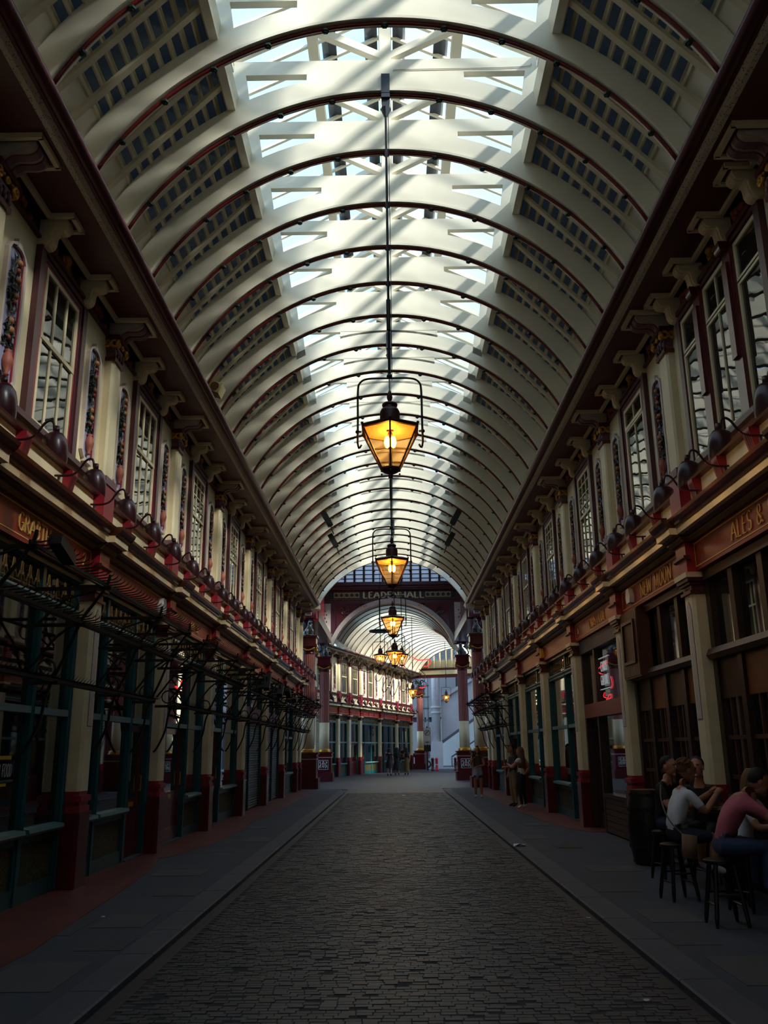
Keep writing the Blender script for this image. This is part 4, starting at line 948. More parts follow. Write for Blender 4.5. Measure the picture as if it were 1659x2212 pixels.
# ================================================================== crossing with fluted columns and the sign arch
def column_protos():
    K = {}
    ped = MB().box(-.52, .52, -.52, .52, 0, .42).prism([(-.52, -.52), (.52, -.52), (.52, .52), (-.52, .52)], .42, .46, 'z')
    die = MB().box(-.42, .42, -.42, .42, .46, 1.3)
    K['col'] = [P('plinth', ped, 'soffit_red'), P('pedestal', die, 'oxblood', kids=[P('pedestal_cap', MB().box(-.47, .47, -.47, .47, 1.3, 1.36).box(-.44, .44, -.44, .44, 1.36, 1.46).box(-.5, .5, -.5, .5, 1.46, 1.52), 'oxblood'),
        P('dentil_band', MB().box(-.445, .445, -.445, .445, 1.24, 1.28), 'pale')]),
        P('gilt_base', MB().lathe([(.36, 1.52), (.38, 1.57), (.34, 1.62), (.36, 1.66), (.3, 1.7)], n=20), 'gold', True),
        P('plain_shaft', MB().lathe([(.285, 1.7), (.28, 3.1)], n=24), 'cream', True)]
    fl = MB(); n = 18; prof = []
    for k in range(n):
        a = 2*PI*k/n; prof += [(.275*math.cos(a), .275*math.sin(a)), (.275*math.cos(a+PI/n), .275*math.sin(a+PI/n)), (.245*math.cos(a+1.3*PI/n), .245*math.sin(a+1.3*PI/n)), (.245*math.cos(a+1.8*PI/n), .245*math.sin(a+1.8*PI/n))]
    fl.prism(prof, 3.1, 5.85, 'z')
    K['col'].append(P('fluted_shaft', fl, 'pink_flute' if 'pink_flute' in MATS else 'purple'))
    cap = MB().lathe([(.27, 5.85), (.29, 5.9), (.27, 5.95), (.32, 6.1), (.4, 6.2)], n=16).box(-.4, .4, -.4, .4, 6.2, 6.3)
    sw = MB()
    for s in (-1, 1):
        for ax in (0, 1):
            pts = [(-.3+.6*i/8, -.36 if True else 0, 6.14-.12*math.sin(PI*i/8)) for i in range(9)]
            pts = [(x, s*abs(y), z) if ax == 0 else (s*abs(y), x, z) for x, y, z in pts]; sw.tube(pts, .035, 5)
    for a in range(4): sw.torus((.36*math.cos(a*PI/2+PI/4), .36*math.sin(a*PI/2+PI/4), 6.14), .07, .03, 10, 5, 'y')
    K['col'].append(P('capital', cap, 'oxblood', kids=[P('gilt_swag', sw, 'gold', True)]))
    K['col'].append(P('impost_block', MB().box(-.36, .36, -.36, .36, 6.3, 6.62).box(-.42, .42, -.42, .42, 6.62, 6.69), 'oxblood'))
    K['top'] = (P('top_block', MB().box(-.36, .36, -.3, .3, 7.5, 8.0).box(-.42, .42, -.36, .36, 7.94, 8.0), 'oxblood', kids=[P('block_panel', MB().box(-.14, .14, -.32, -.3, 7.6, 7.88), 'pale', kids=[P('panel_field', MB().box(-.11, .11, -.326, -.32, 7.63, 7.85), 'oxblood')])]))
    # crest: white frame, dark field, supporters and a red cross shield
    cr = P('crest_panel', MB().box(-.27, .27, -.45, -.43, .62, 1.12), 'white', kids=[P('crest_field', MB().box(-.245, .245, -.456, -.45, .645, 1.095), 'frieze_dark'),
        P('shield', MB().prism([(-.07, .78), (0, .7), (.07, .78), (.07, .98), (-.07, .98)], -.468, -.456), 'white', kids=[P('shield_cross', MB().box(-.016, .016, -.474, -.468, .72, .98).box(-.07, .07, -.474, -.468, .85, .885), 'neon_shield')]),
        P('supporter', MB().tube(smooth_path([(-.1, -.465, .7), (-.15, -.465, .8), (-.13, -.465, .92), (-.19, -.465, 1.0), (-.13, -.465, 1.04)], 3), .02, 5).tube(smooth_path([(-.15, -.465, .85), (-.21, -.465, .8), (-.2, -.465, .7)], 3), .014, 5), 'white', True),
        P('supporter', MB().tube(smooth_path([(.1, -.465, .7), (.15, -.465, .8), (.13, -.465, .92), (.19, -.465, 1.0), (.13, -.465, 1.04)], 3), .02, 5).tube(smooth_path([(.15, -.465, .85), (.21, -.465, .8), (.2, -.465, .7)], 3), .014, 5), 'white', True),
        P('helm', MB().ball((0, -.465, 1.03), (.05, .015, .04), 8, 6), 'white', True)])
    K['crest'] = cr
    return K
mat('letter_cream', (226, 204, 150), .5, var=.05); mat('tile_buff', (170, 146, 100), .5, var=.1); mat('pink_flute', (168, 104, 96), .45, var=.1); mat('neon_shield', (200, 30, 34), .5, var=0)
K_ = column_protos()
def dragon_proto():
    """seated silver dragon: chest, arched neck, snout, folded wings, haunches, tail"""
    m = MB()
    m.tube(smooth_path([(.0, .16, .10), (.0, .08, .22), (.0, -.06, .34), (.0, -.12, .46), (.0, -.08, .58), (.0, -.14, .68), (.0, -.24, .67), (.0, -.32, .62)], 4), [.10, .13, .15, .16, .16, .16, .16, .15, .15, .14, .13, .12, .11, .10, .09, .085, .08, .078, .076, .075, .075, .075, .075, .07, .065, .06, .05, .04, .03], 10)
    for s in (-1, 1):
        m.ball((s*.12, .12, .14), (.09, .15, .14), 10, 7)                                           # haunch
        m.tube(smooth_path([(s*.1, -.08, .34), (s*.13, -.16, .2), (s*.12, -.14, .06), (s*.12, -.22, .02)], 3), [.06]*3+[.045]*3+[.035]*3+[.03], 7)
        m.tube(smooth_path([(s*.12, .1, .08), (s*.14, -.04, .03), (s*.14, -.12, .02)], 3), .04, 6)
        m.tube([(s*.03, -.14, .74), (s*.05, -.08, .82)], [.02, .004], 5)                            # ear
        # wing of ribs and webs
        root = Vector((s*.1, .02, .5)); tips = [Vector((s*.24, .28, .86)), Vector((s*.3, .36, .66)), Vector((s*.3, .36, .44)), Vector((s*.24, .3, .26))]
        for t in tips: m.tube([root, (root+t)/2+Vector((s*.05, .0, .03)), t], [.03, .02, .006], 5)
        for a, b in zip(tips, tips[1:]):
            mid = (a+b)/2-(((a+b)/2-root)*.2); m.face([root, a, mid]); m.face([root, mid, b])
            m.face([root+Vector((s*.012, 0, 0)), mid+Vector((s*.012, 0, 0)), a+Vector((s*.012, 0, 0))]); m.face([root+Vector((s*.012, 0, 0)), b+Vector((s*.012, 0, 0)), mid+Vector((s*.012, 0, 0))])
    m.tube(smooth_path([(0, .2, .1), (.1, .34, .06), (.26, .3, .1), (.3, .2, .22), (.24, .18, .3)], 4), [.06]*4+[.05]*4+[.04]*4+[.03]*4+[.01], 7)
    m.tube([(0, -.2, .72), (0, -.1, .66), (0, .02, .56), (0, .06, .42)], [.01, .025, .025, .01], 4)  # crest
    m.box(-.22, .22, -.26, .34, 0, .03)
    m.v = [(x*1.02, y*1.0, z*.92) for x, y, z in m.v]
    return P('dragon_statue', m, 'silver', True)
DR = dragon_proto()
for (x, y, rz, lab, dl, crest) in ((-3.86, 39.85, 0, 'fluted column at the end of the hook-rail shops', 'silver dragon on the fluted column ending the hook-rail shops', False), (3.86, 39.85, 0, 'fluted column at the end of the card shop row', 'silver dragon on the fluted column ending the card shop row', False),
        (-3.86, 49.2, 0, 'fluted column with crest pedestal under the sign arch, beside the angled row', 'silver dragon under the sign arch, beside the angled row', True), (3.86, 49.2, 0, 'fluted column with crest pedestal under the sign arch, beside the street exit', 'silver dragon under the sign arch, beside the street exit', True)):
    r = empty('fluted_column', (x, y, -.012)); tag(r, lab, 'column')
    for p in K_['col']: p.put(r)
    if crest: K_['crest'].put(r)
    d = DR.put(None, (x, y-.1, 6.695)); d.rotation_euler = (0, 0, (.5 if x < 0 else -.5)); tag(d, dl, 'statue')
def sign_wall():
    Yw = 49.75; zc, ra = 6.2, 3.63; m = MB(); n = 40
    for i in range(n):
        xa, xb = -3.43+6.86*i/n, -3.43+6.86*(i+1)/n
        za, zb = zc+math.sqrt(ra*ra-xa*xa), zc+math.sqrt(ra*ra-xb*xb)
        m.prism([(xa, za), (xb, zb), (xb, 10.0), (xa, 10.0)], Yw, Yw+.35)
    m.box(-9, -3.43, Yw, Yw+.35, 7.4, 10.0).box(3.43, 9, Yw, Yw+.35, 7.4, 10.0).box(-9, -3.7, Yw, Yw+.35, 10.0, 12.5).box(3.7, 9, Yw, Yw+.35, 10.0, 12.5)
    w = structure('wall_far', m, 'maroon', 'dark arched wall carrying the LEADENHALL sign across the crossing', cat='wall')
    # archivolt
    av = MB(); a0 = math.degrees(math.asin(1.2/ra))
    for i in range(40):
        t0, t1 = math.radians(a0+(180-2*a0)*i/40), math.radians(a0+(180-2*a0)*(i+1)/40)
        q = lambda r, t: (r*math.cos(t), zc+r*math.sin(t))
        av.prism([q(ra, t0), q(ra, t1), q(ra+.24, t1), q(ra+.24, t0)], Yw-.06, Yw)
    part('archivolt', av, 'pale', w)
    for s in (-1, 1):
        sp = MB(); 
        pts = [(3.2*s, 9.78), (3.2*s, 7.9)]
        arc = [((ra+.34)*math.cos(t), zc+(ra+.34)*math.sin(t)) for t in [math.radians(28+i*5.2) for i in range(8)]]
        poly = [(3.25, 9.75), (3.25, arc[0][1])] + [(x, z) for x, z in arc if x < 3.25] + [(1.6, 9.75)]
        sp.prism([(s*x, z) for x, z in poly], Yw-.03, Yw); part('spandrel_panel', sp, 'oxblood', w)
        ro = MB().torus((s*2.75, Yw-.04, 9.35), .2, .03, 16, 5, 'y').torus((s*2.75, Yw-.04, 9.35), .08, .03, 12, 5, 'y')
        for k in range(8): ro.tube([(s*2.75+.08*math.cos(k*PI/4), Yw-.04, 9.35+.08*math.sin(k*PI/4)), (s*2.75+.3*math.cos(k*PI/4), Yw-.04, 9.35+.3*math.sin(k*PI/4))], .025, 5)
        part('rosette', ro, 'maroon', w)
        part('side_strip', MB().box(s*3.85-.28, s*3.85+.28, Yw-.05, Yw, 8.1, 9.8), 'pale', w)
        part('strip_foot', MB().box(s*3.85-.3, s*3.85+.3, Yw-.07, Yw, 7.85, 8.1), 'crimson', w)
        fl = MB()
        for k in range(6): fl.ball((s*3.85+.04*(-1)**k, Yw-.055, 8.35+k*.2), (.04, .012, .05), 6, 4)
        part('painted_stem', fl, 'oxblood', w)
        part('scroll', MB().tube([(s*(1.5+.1*t*.3), Yw-.05, 9.62+.06*math.sin(t)) for t in range(14)], .03, 5), 'gold', w)
        # tiles either side of the name
        for k in range(5):
            x = s*(2.05+.3*k); part('pattern_tile', MB().box(x-.14, x+.14, Yw-.05, Yw-.03, 10.12, 10.44), 'tile_buff', w); part('tile_star', MB().lathe([(.11, 0), (.11, .012)], (x, Yw-.065, 10.28), 6, 'y'), 'frieze_dark', w)
    part('sign_band', MB().box(-3.7, 3.7, Yw-.03, Yw+.35, 10.0, 10.56), 'frieze_dark', w)
    for z in (10.03, 10.53): part('band_line', MB().box(-3.6, 3.6, Yw-.045, Yw-.03, z-.012, z+.012), 'old_gold', w)
    mb, L = lettering('LEADENHALL', .36, depth=.03, t=.2, gap=.1); k = 3.55/L
    M = Matrix.Translation((.07-1.775, Yw-.03, 10.1)) @ Matrix.Rotation(-PI/2, 4, 'Z') @ Matrix.Diagonal((1, k, 1, 1))
    # letters face -Y: local +X -> -Y, local +Y -> +X
    put_letters(mb, 'letter_cream', w, M)
    co = MB().box(-4.6, 4.6, Yw-.2, Yw+.35, 10.56, 10.66).box(-4.7, 4.7, Yw-.32, Yw+.35, 10.66, 10.78).box(-4.8, 4.8, Yw-.45, Yw+.35, 10.78, 10.98)
    part('sign_cornice', co, 'maroon', w); dn = MB()
    for k in range(60): dn.box(-4.5+k*.15, -4.5+k*.15+.08, Yw-.26, Yw-.2, 10.58, 10.65)
    part('dentils', dn, 'crimson', w)
    # glazed lunette
    for k in range(16):
        x = -4.4+k*.55; part('lunette_bar', MB().box(x-.06, x+.06, Yw-.05, Yw+.08, 10.98, 12.5), 'frieze_dark', w)
        if k < 15:
            for j in range(6): part('lunette_pane', MB().box(x+.06, x+.49, Yw+.02, Yw+.03, 11.0+j*.25, 11.0+j*.25+.25), 'lunette_glass', w)
    for j in range(1, 6): part('lunette_rail', MB().box(-4.4, 3.9, Yw-.02, Yw+.06, 11.0+j*.25-.02, 11.0+j*.25+.02), 'frieze_dark', w)
    part('gable_boards', MB().box(-9, 9, Yw-.02, Yw+.1, 12.5, 15), 'cream', w)
    for z in (12.7, 13.1): part('gable_rail', MB().box(-5, 5, Yw-.08, Yw-.02, z, z+.06), 'cream', w)
sign_wall()
def crossing_shell():
    for s, n in ((-1, 'left'), (1, 'right')):
        m = MB()
        m.box(min(s*4.3, s*14), max(s*4.3, s*14), 38.62, 38.95, -.012, 13).box(min(s*4.5, s*14), max(s*4.5, s*14), 50.1, 50.4, -.012, 7.4)
        m.box(min(s*3.45, s*4.3), max(s*3.45, s*4.3), 40.3, 48.8, 7.45, 7.9).box(min(s*3.9, s*4.3), max(s*3.9, s*4.3), 38.62, 49.75, 7.9, 13)
        w = structure('wall_crossing_'+n, m, 'oxblood', 'dark red return walls and beam of the side passage on the %s side' % ('hook-rail' if s < 0 else 'card shop'), cat='wall')
        for yy in (39.85, 49.2): K_['top'].put(w, (s*3.86, yy, 0))
        part('passage_window', MB().box(min(s*4.6, s*5.5), max(s*4.6, s*5.5), 50.04, 50.1, .8, 3.6), 'teal', w)
    m = MB().box(-9, 9, 38.2, 41.5, 13, 13.2).box(-9, 9, 46.5, 50.2, 13, 13.2).box(-9, -2.5, 41.5, 46.5, 13, 13.2).box(2.5, 9, 41.5, 46.5, 13, 13.2).box(-9, 9, 38.3, 38.5, 10.3, 13)
    c = structure('ceiling_crossing', m, 'cream_roof', 'cream ceiling over the crossing with a skylight added to light it', cat='roof')
    part('skylight_pane', MB().box(-2.5, 2.5, 41.5, 46.5, 13.1, 13.11), 'sky_glass', c)  # skylight added to let daylight into the crossing
crossing_shell()

# ================================================================== lane beyond the arch, turned to the right
AN = math.radians(16); FN = Vector((math.cos(AN), -math.sin(AN), 0)); FD = Vector((math.sin(AN), math.cos(AN), 0))
FP = Vector((-2.15, 62.08, 0))-FN*.14
FY = [-13.6, -9.2, -4.85, -2.65, -.3, 4.4, 9.0, 13.4]
WF = facade('wall_lane', tuple(FP), -AN, FY, 'cream upper wall of the angled row beyond the sign arch', ['window', 'window', 'window', 'window', 'window', 'window', 'window'], -14.5, 13.9, 'along the angled row')
for i in range(7):
    a, b = FY[i], FY[i+1]
    if b-a < 3: cols = [('p', 1)] if i == 2 else [('d', 1)]
    else: cols = [('d', .7), ('p', 1), ('p', 1)] if i > 3 else [('p', 1), ('p', 1), ('p', 1)]
    teal_shop(WF, a, b, 'green shopfront, %s bay of the angled row beyond the sign arch' % ORD[i], cols)
NUM = 'one two three four five six seven eight nine ten eleven twelve thirteen fourteen fifteen sixteen seventeen eighteen'.split()
for k in range(18):
    goose(WF, -9+k*1.3, 'small maroon gooseneck lamp of the angled row, number %s from the sign arch' % NUM[k], 'gooseneck lamps of the angled row')
CR, CH0 = 43.0, math.radians(1.0)                 # bend of the lane: arc radius and heading at the arch
def lane_path(t):
    """centre line of the lane: point and heading at distance t from the arch"""
    arc = CR*(AN-CH0)
    if t <= arc:
        h = CH0+t/CR; return Vector((CR*(math.cos(CH0)-math.cos(h)), 49.9+CR*(math.sin(h)-math.sin(CH0)), 0)), h
    e = Vector((CR*(math.cos(CH0)-math.cos(AN)), 49.9+CR*(math.sin(AN)-math.sin(CH0)), 0))
    return e+FD*(t-arc), AN
def lane_roof():
    m = MB(); TL = 25.4; g = {-1: MB(), 1: MB()}
    def at(t, x, z):
        p, h = lane_path(t); return p+Vector((math.cos(h), -math.sin(h), 0))*x+Vector((0, 0, z))
    sec = arc_pts(RI+.36, 24.8, 53, 14); ts = [.3+(TL-.3)*i/24 for i in range(25)]
    for s in (-1, 1):
        for t0, t1 in zip(ts, ts[1:]):
            for (xa, za), (xb, zb) in zip(sec, sec[1:]): m.face([at(t0, s*xa, za), at(t1, s*xa, za), at(t1, s*xb, zb), at(t0, s*xb, zb)])
            g[s].face([at(t0, s*2.5, 9.4), at(t1, s*2.5, 9.4), at(t1, s*.02, 10.9), at(t0, s*.02, 10.9)])
    c0 = structure('ceiling_lane', m, 'cream_roof', 'cream barrel vault turning right beyond the sign arch', cat='roof')
    for s in (-1, 1): part('skylight_pane', g[s], 'sky_glass', c0)
    rib = P('arch_rib', rib_mesh(), 'cream_roof', kids=[P('red_roll', MB().tube([(x, 0, z) for x, z in arc_pts(RI, 28, 152, 40)], .026, 6), 'red_roll', True)]); col = P('collar_beam', collar_mesh(), 'cream_roof')
    sl = [P('side_light', MB().box(s*r_*math.cos(t)-.06, s*r_*math.cos(t)+.06, .2, 1.0, ZC+r_*math.sin(t)-.05, ZC+r_*math.sin(t)+.02), 'slat_dark') for s in (-1, 1) for r_ in (RI+.35,) for t in [math.radians(40+k*3.2) for k in range(4)]]
    t = .6
    while t < TL:
        p, h = lane_path(t)
        rib.put(c0, p, -h); col.put(c0, p, -h)
        for q in sl: q.put(c0, p, -h)
        t += 1.25
    M0 = FP+FN*4.1
    c = empty('portal', M0, -AN); tag(c, 'glazed lunette and dark beam over the street end of the lane', 'portal', kind='structure')
    # end lunette and portal beam
    p = MB().box(-4.1, 4.1, 14.0, 14.5, 7.5, 8.3); part('portal_beam', p, 'soffit_red', c); part('portal_band', MB().box(-4.1, 4.1, 13.95, 14.0, 7.75, 8.1), 'cream', c)
    part('lunette_base', MB().box(-4.1, 4.1, 14.1, 14.3, 8.3, 8.95), 'cream', c)
    for k in range(15):
        x = -3.64+k*.52; zt = ZC+math.sqrt(max(.1, (RI+.35)**2-x*x)); 
        if zt > 9.0: part('lunette_fin', MB().box(x-.05, x+.05, 13.8, 14.25, 8.3, zt), 'cream', c)
    for j in range(6):
        z = 8.97+j*.26; hw = math.sqrt(max(.05, (RI+.35)**2-(z+.13-ZC)**2))
        for k in range(14):
            x = -3.64+k*.52+.26
            if abs(x) < hw: part('lunette_pane', MB().box(x-.21, x+.21, 14.18, 14.19, z, z+.24), 'lunette_glass', c)
    part('lunette_board', MB().box(-4.1, 4.1, 14.1, 14.3, 10.5, 11.2), 'cream', c)
    w = structure('wall_lane_right', MB().box(4.1, 4.3, 1, 14.5, -.02, 11), 'cream', 'plain cream wall of the lane opposite the angled row', cat='wall'); w.location = M0; w.rotation_euler = (0, 0, -AN)
mat('slat_dark', (60, 62, 60), .4, var=.1)
lane_roof()
cpos = FP+FD*14.6+FN*.5
r = empty('fluted_column', (cpos.x, cpos.y, -.012)); r.rotation_euler = (0, 0, -AN); tag(r, 'fluted column at the street end of the angled row', 'column')
for p in K_['col']: p.put(r)
d = DR.put(None, (cpos.x, cpos.y, 6.695)); d.rotation_euler = (0, 0, 1.2); tag(d, 'silver dragon over the street end of the angled row', 'statue')

# ================================================================== hanging lanterns
def lantern_protos():
    n = 6; rot = PI/2
    def hexa(r, z): return [(r*math.cos(rot+k*PI/3), r*math.sin(rot+k*PI/3), z) for k in range(n)]
    top, bot = hexa(.355, 5.17), hexa(.115, 4.70); K = []
    fr = MB()
    for k in range(n):
        fr.tube([top[k], bot[k]], .011, 5); fr.bar(top[k], top[(k+1) % n], .02, .03); fr.bar(bot[k], bot[(k+1) % n], .016, .02)
    fr.lathe([(.115, 4.69), (.09, 4.67), (.03, 4.64), (.03, 4.60), (0, 4.59)], n=6, rot=rot)
    for k in range(n): fr.ball((top[k][0]*1.03, top[k][1]*1.03, 5.2), .018, 6, 4).ball((bot[k][0]*1.03, bot[k][1]*1.03, 4.66), .012, 6, 4)
    K.append(P('frame', fr, 'lamp_metal'))
    for k in range(n): K.append(P('pane', MB().face([top[k], top[(k+1) % n], bot[(k+1) % n], bot[k]]), 'lamp_glass'))
    K.append(P('roof', MB().lathe([(.375, 5.175), (.37, 5.195), (.24, 5.24), (.12, 5.265)], n=6, rot=rot), 'lamp_metal', kids=[
        P('chimney', MB().lathe([(.115, 5.26), (.115, 5.40), (.10, 5.43), (.085, 5.44), (.08, 5.47)], n=14), 'lamp_metal', .6), P('cowl', MB().lathe([(.07, 5.46), (.088, 5.47), (.09, 5.495), (.07, 5.51), (.02, 5.53)], n=14), 'lamp_metal', True),
        P('finial', MB().lathe([(.012, 5.52), (.03, 5.56), (.034, 5.59), (.02, 5.64), (.004, 5.69)], n=8), 'lamp_metal', True)]))
    K.append(P('reflector', MB().lathe([(.33, 5.155), (.2, 5.168), (.05, 5.17)], n=6, rot=rot, caps=False), 'reflector'))
    K.append(P('burner', MB().lathe([(.012, 4.7), (.012, 4.95), (.03, 4.96)], n=6).lathe([(.03, 5.12), (.02, 5.16)], n=6), 'lamp_metal'))
    for s in (-1, 1): K.append(P('mantle', MB().ball((s*.035, 0, 5.03), (.035, .035, .075), 8, 6), 'bulb', True))
    yk = MB().tube(smooth_path([(-.375, 0, 5.02), (-.372, 0, 5.3), (-.37, 0, 5.66), (-.345, 0, 5.77), (-.25, 0, 5.82), (0, 0, 5.825), (.25, 0, 5.82), (.345, 0, 5.77), (.37, 0, 5.66), (.372, 0, 5.3), (.375, 0, 5.02)], 4), .013, 6)
    for s in (-1, 1): yk.tube([(s*.33, 0, 5.16), (s*.40, 0, 5.16)], .012, 6).tube(smooth_path([(s*.375, 0, 5.03), (s*.36, 0, 4.96), (s*.33, 0, 5.0)], 3), .012, 6).ball((s*.375, 0, 5.16), .026, 6, 4)
    K.append(P('yoke', yk, 'iron', True))
    return K
mat('lamp_metal', (70, 26, 30), .4, var=.1); mat('reflector', (240, 210, 160), .4, var=0)
LK = lantern_protos()
def lantern(x, y, label, ztop=9.8, dz=0.0, hanger=True, s=1.0, rod=True):
    r = empty('hanging_lantern', (x, y, 4.59+dz)); tag(r, label, 'lantern', 'gas-style lanterns'); 
    for p in LK: p.put(r, (0, 0, -4.59))
    if rod:
        part('rod', MB().tube([(0, 0, 5.82-4.59), (0, 0, ztop-4.59-dz)], .016, 6).ball((0, 0, 5.85-4.59), .035, 6, 4).lathe([(.026, min(6.45, ztop-dz-.5)-4.59), (.026, min(6.85, ztop-dz-.1)-4.59)], n=6), 'iron', r)
        part('cable', MB().tube([(.03, .01, 5.8-4.59), (.035, .01, 7-4.59), (.03, .01, ztop-4.59-dz)], .006, 4), 'iron', r)
    if hanger: part('hanger_plate', MB().box(-.055, .055, -.085, -.05, 9.76-4.59-dz, 10.06-4.59-dz).box(-.055, .055, -.085, .05, 9.70-4.59-dz, 9.77-4.59-dz).lathe([(.07, 9.58-4.59-dz), (.075, 9.72-4.59-dz)], n=4, rot=PI/4).lathe([(.02, 9.46-4.59-dz), (.07, 9.58-4.59-dz)], n=8), 'lead', r)
    ld = bpy.data.lights.new('lantern_light', 'POINT'); ld.energy = 5; ld.color = (1.0, .62, .25); ld.shadow_soft_size = .06
    lo = bpy.data.objects.new('lantern_light', ld); COL.objects.link(lo); lo.parent = r; lo.location = (0, 0, 5.03-4.59)
    return r
lantern(0, 9.39, 'large hexagonal lantern on a rod, by the ALES & STOUTS and GRABTHAI shops')
lantern(0, 16.6, 'hexagonal lantern on a rod, level with the CARDS GALORE and CHEESE shops')
lantern(0, 24.3, 'hexagonal lantern on a rod, level with the shuttered shops')
lantern(.06, 31.95, 'hexagonal lantern on a rod, last before the crossing', dz=-.12)
lr = lantern(-.62, 42.3, 'lantern hung over the crossing under a black ring, on the hook-rail side', ztop=13.1, dz=.85, hanger=False)
lantern(.42, 42.3, 'lantern hung over the crossing, on the card shop side', ztop=13.1, dz=.85, hanger=False)
lantern(1.18, 54.0, 'lantern hung in the lane just beyond the sign arch', ztop=9.6, dz=-.05, hanger=False)
lantern(4.1, 69.0, 'far lantern hung by the street end of the lane', ztop=10.88, dz=.45, hanger=False)

part('hanging_ring', MB().torus((.0, 0, 7.2-5.44), .5, .045, 20, 6, 'z').bar((-.5, 0, 7.2-5.44), (.5, 0, 7.2-5.44), .05), 'iron', lr)
# ================================================================== unseen blocks added as sun shade, and the street beyond
nb = structure('wall_neighbour', MB().box(19, 30, -30, 46, -.2, 26.4).box(24, 36, 62, 110, -.2, 38), 'lloyd_grey', 'unseen tall grey blocks added to shade the market roof and street', cat='building')
def street():
    g = structure('street_surface', MB().box(-8, 26, 76.5, 84, -.012, .0), 'tarmac', 'asphalt street crossing the end of the lane', cat='road')
    b = empty('steel_clad_building', (6, 90, -.012)); tag(b, 'grey steel and concrete office tower across the street with external stairs', 'building')
    def pb(nm, x0, x1, y0, y1, z0, z1, m='lloyd_grey'): return part(nm, MB().box(x0-6, x1-6, y0-90, y1-90, z0, z1), m, b)
    pb('back_wall', -6, 22, 92, 93, 0, 26, 'lloyd_dark')
    for k in range(6): pb('wall_panel', -4+k*1.75, -2.3+k*1.75, 91.4, 92, .3+.0, 4.3); pb('wall_panel', -4+k*1.75, -2.3+k*1.75, 91.4, 92, 4.8, 9.5)
    part('column', MB().lathe([(.42, 0), (.42, 18)], (-1.95, -4.2, 0), 20), 'lloyd_steel', b, True)
    part('column_base', MB().box(-2.5, -1.4, -4.8, -3.7, 0, 2.3), 'lloyd_grey', b)
    for z in (4.9, 5.4): part('column_collar', MB().lathe([(.5, z), (.5, z+.2)], (-1.95, -4.2, 0), 20), 'lloyd_grey', b, True)
    for x in (-3.15, -2.75): part('service_pipe', MB().lathe([(.14, 0), (.14, 18)], (x, -3.5, 0), 12), 'lloyd_steel', b, True)
    for k in range(12): part('pipe_clip', MB().box(-3.35, -2.55, -3.75, -3.3, 1+k*1.1, 1.1+k*1.1), 'lloyd_dark', b)
    # sloping stair walls
    part('stair_wall', MB().prism([(-1.4, 2.3), (2.6, 5.0), (2.6, 8.6), (-1.4, 6.2)], -3.6, -3.2), 'lloyd_grey', b)
    part('stair_string', MB().prism([(-1.4, 2.1), (2.6, 4.8), (2.6, 5.1), (-1.4, 2.4)], -3.9, -3.2), 'lloyd_dark', b)
    part('stair_coping', MB().prism([(-1.4, 6.2), (2.6, 8.6), (2.6, 8.95), (-1.4, 6.55)], -3.9, -3.2), 'lloyd_grey', b)
    part('upper_slab', MB().box(-1.2, 4, -3.6, -2, 9.6, 10.2), 'lloyd_grey', b)
    part('duct', MB().tube(smooth_path([(.4, -3, 14), (.4, -3, 11.4), (.5, -3, 10.8), (1.0, -3, 10.5), (1.5, -3, 10.9), (1.6, -3, 12), (1.6, -3, 14)], 4), .3, 12), 'lloyd_steel', b, True)
    for x in (-1.2, 1.0): part('truss_bar', MB().bar((x, -3.2, 11.2), (x+1.8, -3.2, 13.0), .12), 'lloyd_steel', b)
    part('post', MB().box(2.2, 2.6, -3.9, -3.5, 0, 5), 'lloyd_grey', b)
    part('lobby_wall', MB().box(-1.2, 2.2, 1.2, 1.3, 0, 4.6), 'white', b)
    st = MB()
    for k in range(9): st.box(-.2+k*.26, .06+k*.26, -3.0, -1.6, .1+k*.18, .28+k*.18)
    part('steps', st, 'lloyd_dark', b)
    for y in (-3.1, -1.6): part('handrail', MB().tube([(-.4, y, .9), (2.2, y, 2.6)], .04, 6).tube([(-.4, y, 0), (-.4, y, .9)], .03, 6).tube([(2.2, y, 1.7), (2.2, y, 2.6)], .03, 6), 'lloyd_dark', b)
street()
def car():
    r = empty('parked_car', (1.6, 80.5, .0), 0); tag(r, 'silver parked car on the street past the lane', 'car')
    prof = [(-2.0, .3), (2.0, .3), (2.05, .6), (1.95, .75), (1.2, .88), (.55, 1.32), (-1.0, 1.36), (-1.7, .95), (-2.05, .85)]
    part('body', MB().prism(prof, -.85, .85), 'car_silver', r)
    part('side_window', MB().prism([(-1.45, .95), (1.0, .92), (.5, 1.25), (-.95, 1.28)], -.86, -.85), 'lens', r)
    for x in (-1.25, 1.3):
        w = part('wheel', MB().lathe([(.33, -.12), (.33, .1)], (x, -.78, .33), 18, 'y'), 'iron', r); part('hub', MB().lathe([(.2, -.14), (.19, -.12)], (x, -.78, .33), 10, 'y'), 'lloyd_steel', w)
        for s in range(5): part('spoke', MB().bar((x, -.925, .33), (x+.2*math.cos(s*1.257), -.925, .33+.2*math.sin(s*1.257)), .03), 'white', w)
    part('bumper', MB().box(2.0, 2.1, -.8, .8, .35, .55), 'lloyd_dark', r)
mat('car_silver', (196, 204, 216), .25, metal=.5, var=.03)
car()
def bollard(x, y, m, label):
    o = P('bollard', MB().lathe([(.13, 0), (.13, .08), (.1, .1), (.095, .8), (.12, .84), (.12, .88), (.09, .95), (.04, 1.0)], n=12), m, True).put(None, (x, y, -.012)); tag(o, label, 'bollard')
    part('collar', MB().lathe([(.11, .42), (.115, .46), (.11, .5)], n=12), 'white' if m == 'bollard_pink' else m, o, True)
mat('bollard_pink', (236, 60, 84), .5, var=.05)  # sunlight on the red bollard is put into this colour
